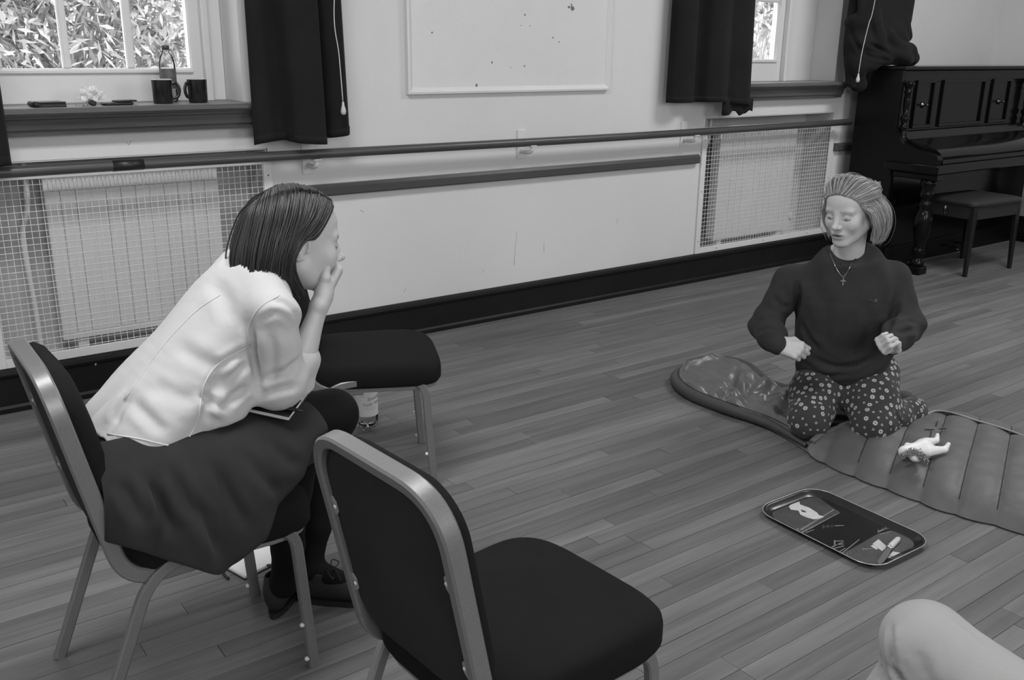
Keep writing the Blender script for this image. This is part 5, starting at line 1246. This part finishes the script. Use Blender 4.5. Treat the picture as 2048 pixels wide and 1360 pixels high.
# ---------------------------------------------------------------- kneeling woman in the sweatshirt
FB = nrm(V(-.84, -.54, 0)); LB = V(-FB[1], FB[0], 0)*1.0
if LB @ RT < 0: LB = -LB
HB = ath(1702, 417, 3.665)
hd = nrm(FB*math.cos(.46)-LB*math.sin(.46)); RBm = frame(hd*math.cos(.20)+V(0, 0, -math.sin(.20)), V(0, 0, 1)+hd*.2-LB*.04)
nbase = ath(1692, 520, 3.735)
hv, hf, hs = make_head(RBm, HB, nbase+V(0, 0, -.055), .058, lids=-.0005, mouth_open=.0032, sc=1.05)
elR, elL = ath(1530, 652, 3.70), ath(1816, 650, 3.72); hoR, hoL = ath(1556, 690, 3.48), ath(1781, 690, 3.485); wrR, wrL = hoR+nrm(elR-hoR)*.018, hoL+nrm(elL-hoL)*.018
shR, shL = ath(1580, 562, 3.745), ath(1786, 556, 3.775)
r_im = nrm(V(RT[0], RT[1], 0)); tocam = -nrm(V(FW[0], FW[1], 0))
hR = make_hand(hoR, nrm(r_im*.76+tocam*.58+V(0, 0, -.08)), nrm(tocam*.72-r_im*.30+V(0, 0, .45)), -1, [(62, 82, 40), (68, 92, 45), (72, 94, 48), (74, 94, 48)], [(.022, .016, -.006), (.040, .046, -.014), (.032, .078, -.022), (.018, .100, -.026)], fore=hoR+(elR-hoR)*.25, sc=.98, fr=(.026, .028))
hL = make_hand(hoL, nrm(-r_im*.62+tocam*.62+V(0, 0, .18)), nrm(-r_im*.35-tocam*.55+V(0, 0, -.75)), 1, [(58, 74, 40), (62, 82, 42), (66, 86, 44), (68, 86, 44)], [(.022, .016, -.008), (.040, .044, -.026), (.032, .066, -.044), (.014, .080, -.052)], fore=hoL+(elL-hoL)*.25, sc=.98, fr=(.026, .028))
S = SDF((2.75, 1.65, .05), (3.55, 2.40, .80), .009)
spine = [ath(1682, 770, 3.80)*1., V(3.155, 2.055, .38), V(3.12, 2.05, .53), V(3.115, 2.05, .66)]; spine[0] = V(3.20, 2.07, .20)
S.loft(spine, [.15, .13, .14, .12], [.11, .10, .10, .06], LB); S.cone((3.112, 2.05, .66), nbase, .05, .05)
S.chain([shR, elR, hoR], [.042, .036, .024]); S.chain([shL, elL, hoL], [.042, .036, .024])
parts = [(hv, hf)]+hR+hL+[S.mesh(1)]
# skin inside the V of the neckline
SP2 = [V(3.175, 2.075, .215), V(3.160, 2.065, .29), V(3.145, 2.058, .40), V(3.125, 2.052, .52), V(3.115, 2.05, .62), V(3.11, 2.05, .69), nbase+V(0, 0, -.03)]
SA2, SB2 = [.165, .182, .188, .184, .160, .115, .070], [.135, .150, .148, .138, .105, .085, .068]
S = SDF(nbase+V(-.16, -.16, -.16), nbase+V(.16, .16, .06), .005); S.cone(nbase+V(0, 0, -.04), nbase, .062, .052, .03); S.loft(SP2[3:], [q-.007 for q in SA2[3:]], [q-.007 for q in SB2[3:]], LB, n=4, k=.02); S.cut(nbase+V(0, 0, -.10), (0, 0, -1)); S.cut(nbase+V(0, 0, .036), V(FB[0]*.58, FB[1]*.58, 1)); S.cone(nbase+V(0, 0, -.04), nbase+V(0, 0, .02), .058, .052, .03); parts.append(S.mesh(2))
shade = np.ones(sum(len(p[0]) for p in parts)); shade[:len(hs)] = hs
wB = solid('person', parts, skin, None, shade)
tag(wB, 'fair-haired woman in a dark sweatshirt kneeling on the sleeping bag with raised fists', 'person')
# sweatshirt
S = SDF((2.70, 1.60, .14), (3.50, 2.46, .80), .0058)
sp2 = SP2
S.loft(sp2, [.165, .182, .188, .184, .160, .115, .070], [.135, .150, .148, .138, .105, .085, .068], LB, n=4)
for sh_, el_, wr_ in ((shR, elR, wrR), (shL, elL, wrL)):
    S.cone(nbase+V(0, 0, -.06), sh_, .05, .058, k=.04); S.cone(sh_, el_, .060, .058, .03); S.cone(el_, el_+(wr_-el_)*.6, .058, .056, .03); S.cone(el_+(wr_-el_)*.6, wr_, .054, .041, .02)
    d = nrm(wr_-el_); S.cone(wr_+d*.002, wr_+d*.018, .041, .038, .006)
Vb = ath(1690, 527, 3.635); tl_, tr_ = ath(1657, 478, 3.675), ath(1727, 476, 3.70)
vcut = []
for yy in np.arange(484, 531, 3.):
    f_ = (531-yy)/44.; a_, b2_ = S.hit(1691-36*f_, yy), S.hit(1691+36*f_, yy)
    if a_ is not None and b2_ is not None: vcut.append((a_, b2_))
S.cone(nbase+V(0, 0, -.01), nbase+V(0, 0, .10), .052, .070, .01, 's')
def wr2(X, Y, Z):
    q = .005*np.sin(55*Z+8*np.sin(9*X+7*Y))*np.exp(-((Z-.30)/.06)**2)
    for el_ in (elR, elL): q = q+.006*np.sin(75*(Z+.5*X-.3*Y))*np.exp(-((X-el_[0])**2+(Y-el_[1])**2+(Z-el_[2])**2)/.0075)
    for sh_ in (shR, shL):
        c = sh_*.7+spine[2]*.3+FB*.08; q = q+.005*np.sin(60*((X-Y)*.7+.4*Z))*np.exp(-((X-c[0])**2+(Y-c[1])**2+(Z-c[2])**2)/.010)
    return q
S.disp(wr2)
for a_, b2_ in vcut: S.cone(a_, b2_, .013, .013, .002, 's')
S.cut(nbase+V(0, 0, .056), V(FB[0]*.58, FB[1]*.58, 1)); S.cut((3.1, 2.05, .205), (-FB[0]*-.16, -FB[1]*-.16, -1))
sw_ = solid('sweatshirt', [S.mesh(2)], M['sweater'], wB)
for ln_, w_, d_ in (([(1592, 560), (1598, 600), (1592, 640)], .014, .012), ([(1516, 640), (1545, 634), (1572, 652)], .010, .008), ([(1513, 664), (1542, 656), (1568, 672)], .010, .008), ([(1795, 585), (1786, 630), (1772, 670)], .014, .011), ([(1796, 652), (1815, 642), (1832, 645)], .010, .007), ([(1790, 668), (1810, 662), (1830, 660)], .010, .007),
                    ([(1620, 715), (1680, 735), (1745, 715)], .012, .008), ([(1580, 735), (1640, 752), (1700, 748)], .012, .007), ([(1660, 600), (1650, 650), (1655, 700)], .020, .006), ([(1730, 600), (1740, 650), (1730, 700)], .020, .006), ([(1600, 640), (1620, 680), (1640, 700)], .014, .007), ([(1545, 590), (1560, 610), (1580, 615)], .012, .006)): crease(sw_, ln_, w_, d_)
bv = bvh_of(sw_)
def strip_on(bv, pts, name, mt, par, r, off=.0008, closed=False, n=6, sides=6):
    P = [on_surface(bv, px, py, off) for px, py in [tuple(q) for q in spline(pts, n)]]; P = [p for p in P if p is not None]
    m = MB(); m.tube(P, r, sides, closed=closed); return m.build(name, mt, par)
strip_on(bv, [(1650, 492), (1666, 514), (1689, 536)], 'collar_rib', M['sweater'], sw_, .0035, 0); strip_on(bv, [(1731, 490), (1715, 514), (1692, 536)], 'collar_rib', M['sweater'], sw_, .0035, 0)
lg = [(1733, 601), (1739, 598), (1746, 600), (1752, 598), (1757, 600), (1752, 601), (1754, 605), (1747, 603), (1741, 605), (1742, 602)]
P = [on_surface(bv, x, y, .002) for x, y in lg]
if all(p is not None for p in P):
    m = MB(); m.add(P, [tuple(range(len(P)))]); m.build('chest_emblem', M['tape'], sw_)
# necklace
nk = [(1659, 506), (1668, 526), (1678, 545), (1686, 555)]; nk2 = [(1713, 508), (1704, 526), (1695, 543), (1687, 555)]
bvs = bvh_of(wB)
def near_surf(px, py):
    c = [q for q in (on_surface(bv, px, py, .0016), on_surface(bvs, px, py, .0016)) if q is not None]
    return min(c, key=lambda q: np.linalg.norm(q-CAM)) if c else None
P = [near_surf(*q) for q in spline(nk, 6)]+[near_surf(*q) for q in spline(nk2, 6)][::-1][1:]; P = [p for p in P if p is not None]
m = MB(); m.tube(P, .0011, 5); neck = m.build('necklace', M['silver'], wB)
c0 = near_surf(1686, 556); up_ = V(0, 0, 1); rt_ = r_im; out_ = tocam*.008
m = MB(); c1 = c0+V(0, 0, -.016)+tocam*.006
Rc = np.stack([rt_, -tocam, V(0, 0, 1)], 1); m.box(c1, (.0042, .002, .034), R=Rc, ch=.0005); m.box(c1+V(0, 0, .006), (.020, .002, .0042), R=Rc, ch=.0005); m.build('cross_pendant', M['silver'], neck)
# trousers
S = SDF((2.70, 1.60, .0), (3.62, 2.48, .34), .006)
kR, kL = V(2.905, 2.005, .105), V(3.055, 1.838, .105); hpR, hpL = V(3.19, 2.16, .22), V(3.25, 1.985, .22)
S.ell((3.22, 2.08, .21), (.16, .17, .11))
for k_, hp, an in ((kR, hpR, V(3.26, 2.30, .085)), (kL, hpL, V(3.37, 1.855, .085))):
    S.cone(hp, hp+(k_-hp)*.55, .108, .098, .04); S.cone(hp+(k_-hp)*.55, k_, .098, .074, .03); S.cone(k_, an, .074, .056, .03)
S.disp(lambda X, Y, Z: .0035*np.sin(60*(X-.5*Y)+30*Z)*np.exp(-((Z-.10)/.05)**2))
S.cut((3.1, 2., .036), (0, 0, -1))
pj = solid('trousers', [S.mesh(2)], M['pyjama'], wB)
for ln_, w_, d_ in (([(1660, 855), (1645, 880), (1630, 895)], .010, .007), ([(1720, 870), (1740, 895), (1760, 900)], .010, .006), ([(1665, 780), (1650, 800), (1630, 805)], .012, .006), ([(1790, 820), (1800, 845), (1812, 870)], .010, .007), ([(1570, 790), (1590, 800), (1610, 798)], .012, .005)): crease(pj, ln_, w_, d_)
bv = bvh_of(pj)
# printed flowers, laid on the cloth
rr2 = np.random.default_rng(5); vs = np.array([v.co[:] for v in pj.data.vertices]); nr = np.array([v.normal[:] for v in pj.data.vertices]); pick = rr2.permutation(len(vs)); kept = []; fm = MB()
for i in pick:
    if nr[i][2] < -.35 or vs[i][2] < .04: continue
    if any(np.sum((vs[i]-q)**2) < .0235**2 for q in kept[-600:]): continue
    kept.append(vs[i]); n = nr[i]; a = nrm(np.cross(n, V(.3, .2, .9))); b_ = np.cross(n, a); big = rr2.random() < .5; rad = .0056 if big else .0032; ph = rr2.uniform(0, 6)
    def pt(u, w_):
        p = vs[i]+a*u+b_*w_; loc, nn_, _, _ = bv.find_nearest(Vector(p)); return np.array(loc)+np.array(nn_)*.0009
    for q in range(6 if big else 4):
        t = ph+q*2*math.pi/(6 if big else 4); cx, cy = rad*1.02*math.cos(t), rad*1.02*math.sin(t)
        fm.add([pt(cx+rad*.66*math.cos(t+e), cy+rad*.66*math.sin(t+e)) for e in np.linspace(0, 2*math.pi, 6, endpoint=False)], [tuple(range(6))])
    if len(kept) > 520: break
stuff(fm.build('flower_print', M['petal'], pj))
# feet in socks
for an, tip in ((V(3.37, 1.855, .085), V(3.475, 1.975, .07)), (V(3.26, 2.30, .085), V(3.42, 2.40, .07))):
    S = SDF(np.minimum(an, tip)-.08, np.maximum(an, tip)+.10, .004); S.cone(an-(tip-an)*.2, an+(tip-an)*.3, .042, .044, .02); S.cone(an+(tip-an)*.3, tip, .044, .036, .02); S.ell(tip+V(.035, .01, -.004), (.05, .034, .03), k=.02)
    s_ = solid('sock', [S.mesh(2)], M['sock'], wB); d = nrm(tip-an)
    m = MB(); m.tube([an+d*.012, an+d*.020, an+d*.028], [.0455, .047, .0455], 24); m.build('sock_band', M['sockband'], s_)
# hair tied loosely back
tie = V(0, -.112, .02)
hl = [(0, .088, .078), (.022, .087, .076), (.044, .076, .066), (.060, .060, .048), (.068, .044, .022), (.073, .022, .004), (.079, .0, .026), (.080, -.024, .0), (.072, -.045, -.04), (.05, -.07, -.07), (.02, -.085, -.08)]
gB = []
for h in hl:
    h = V(*h)*.975; o_ = [h]
    for t in (.22, .45, .68, .88):
        p = h*(1-t)+tie*t; c = V(0, -.012, .03); d = (p-c); d = d/np.sqrt((d[0]/.082)**2+(d[1]/.104)**2+(d[2]/.096)**2); o_.append(c+d*(1.0+.05*math.sin(t*3.1)))
    o_.append(tie); gB.append(o_)
xfB = lambda p: HB+RBm @ (np.asarray(p)*1.05)
hairB = shell(side(gB, -1)[::-1]+side(gB[1:], 1), M['hairB2'], 'hair', wB, xfB, .965)
strands(side(gB, -1)[::-1]+side(gB[1:], 1), 1500, .0009, .0065, M['hairB'], 'hair_locks', hairB, xfB, 11, lo=.45, hi=1.6, lens=(.5, 1.0))
hang = [[(.066, .040, .022), (.084, .030, .0), (.090, .022, -.04), (.082, .012, -.08), (.078, .012, -.105)], [(.076, .0, .05), (.094, -.01, .01), (.099, -.02, -.04), (.090, -.022, -.085), (.078, -.02, -.115)],
        [(.078, -.03, .05), (.098, -.045, .0), (.100, -.055, -.05), (.088, -.05, -.10), (.07, -.045, -.125)], [(.06, -.07, .04), (.078, -.09, -.01), (.078, -.095, -.06), (.065, -.085, -.11), (.05, -.07, -.13)]]
strands(side(hang, 1), 420, .0008, .010, M['hairB'], 'loose_strands', hairB, xfB, 12, lo=.6, hi=1.7); strands(side(hang, -1), 180, .0008, .009, M['hairB'], 'loose_strands', hairB, xfB, 13, lo=.6, hi=1.7)
bun = []
for k in range(5):
    a = k/4*2*math.pi; bun.append([tie+V(.0, -.0, .0), tie+V(.028*math.cos(a), -.012, .012+.026*math.sin(a)), tie+V(.034*math.cos(a+.9), -.030, .008+.028*math.sin(a+.9)), tie+V(.016*math.cos(a+2), -.040, .0+.016*math.sin(a+2))])
strands(bun, 260, .0010, .008, M['hairB'], 'bun', hairB, xfB, 14, lo=.5, hi=1.4)
# stray flyaway hairs over the crown

# ---------------------------------------------------------------- doll on the sleeping bag
zb = .088
D0 = lambda px, py, z=.11: atz(px, py, z)
S = SDF(D0(1850, 890)-.22, D0(1850, 890)+.22, .0032)
tor0, tor1 = D0(1808, 903, .112), D0(1845, 895, .115)
S.cone(tor0, tor1, .020, .026, .02); S.ell(tor1+V(.012, .0, .004), (.026, .026, .022), k=.02)
S.cone(D0(1852, 886, .114), D0(1873, 881, .112), .020, .010, .008); S.cone(D0(1873, 881, .112), D0(1875, 870, .128), .009, .0075, .005)
S.cone(D0(1855, 902, .112), D0(1890, 899, .108), .020, .011, .008); S.cone(D0(1890, 899, .110), D0(1897, 888, .126), .0095, .0075, .005); S.ell(D0(1815, 890, .126), (.011, .011, .009), k=.006)
S.ell(D0(1832, 913, .108), (.028, .022, .018), k=.01)
dl = solid('toy_doll', [S.mesh(2)], M['doll'], None); tag(dl, 'small white doll with feet up lying on the sleeping bag by the woman\'s knee', 'doll')
m = MB(); rr3 = np.random.default_rng(9); ring = spline([D0(1806, 912, .115), D0(1818, 905, .128), D0(1832, 904, .132), D0(1844, 912, .125), D0(1851, 920, .11)], 10)
for p in ring:
    for _ in range(10):
        d = nrm(rr3.normal(size=3)); q = p+rr3.normal(size=3)*.004; m.tube([q, q+d*.010], [.0022, .0008], 4)
stuff(m.build('fuzzy_trim', M['fur'], dl))

# ---------------------------------------------------------------- leg of a person sitting at the corner of the picture
S = SDF((1.05, .02, .08), (1.55, .95, .78), .006)
K = V(1.262, .618, .575)
S.loft([V(1.25, .10, .45), V(1.258, .30, .495), V(1.262, .50, .555), K], [.088, .078, .066, .058], [.085, .076, .064, .056], (1, 0, 0)); S.ell(K+V(-.002, .006, .0), (.058, .056, .058), k=.03)
S.cone(K, V(1.235, .645, .36), .056, .066, .03); S.cone(V(1.235, .645, .36), V(1.235, .65, .11), .066, .068, .02)
S.disp(lambda X, Y, Z: .003*np.sin(60*Y+25*X)*np.exp(-((X-1.20)/.05)**2)+.004*np.sin(45*(Z+.5*Y))*np.exp(-((Z-.50)/.08)**2))
S.cone((1.222, .655, .555), (1.205, .66, .49), .003, .004, .006, 's'); S.cone((1.205, .66, .49), (1.215, .67, .44), .004, .003, .006, 's'); S.cut((1.25, .13, .5), (0, -1, 0)); S.cut((1.25, .6, .10), (0, 0, -1))
lgp = solid('person', [S.mesh(2)], M['khaki'], None)
for ln_, w_, d_ in (([(1782, 1248), (1781, 1290), (1784, 1335)], .006, .006), ([(1786, 1335), (1796, 1352), (1806, 1372)], .006, .006), ([(1835, 1300), (1845, 1330), (1850, 1360)], .010, .003), ([(1905, 1235), (1950, 1265), (1985, 1297)], .008, .003)): crease(lgp, ln_, w_, d_)
tag(lgp, 'bent knee of a person in pale trousers in the lower right corner', 'person')
shoe((1.25, .60, 0), (1.235, .86, 0), lgp)
S = SDF((1.18, .58, .02), (1.30, .74, .16), .005); S.cone((1.24, .66, .13), (1.245, .65, .06), .04, .035); solid('sock', [S.mesh(1)], M['sock'], lgp)
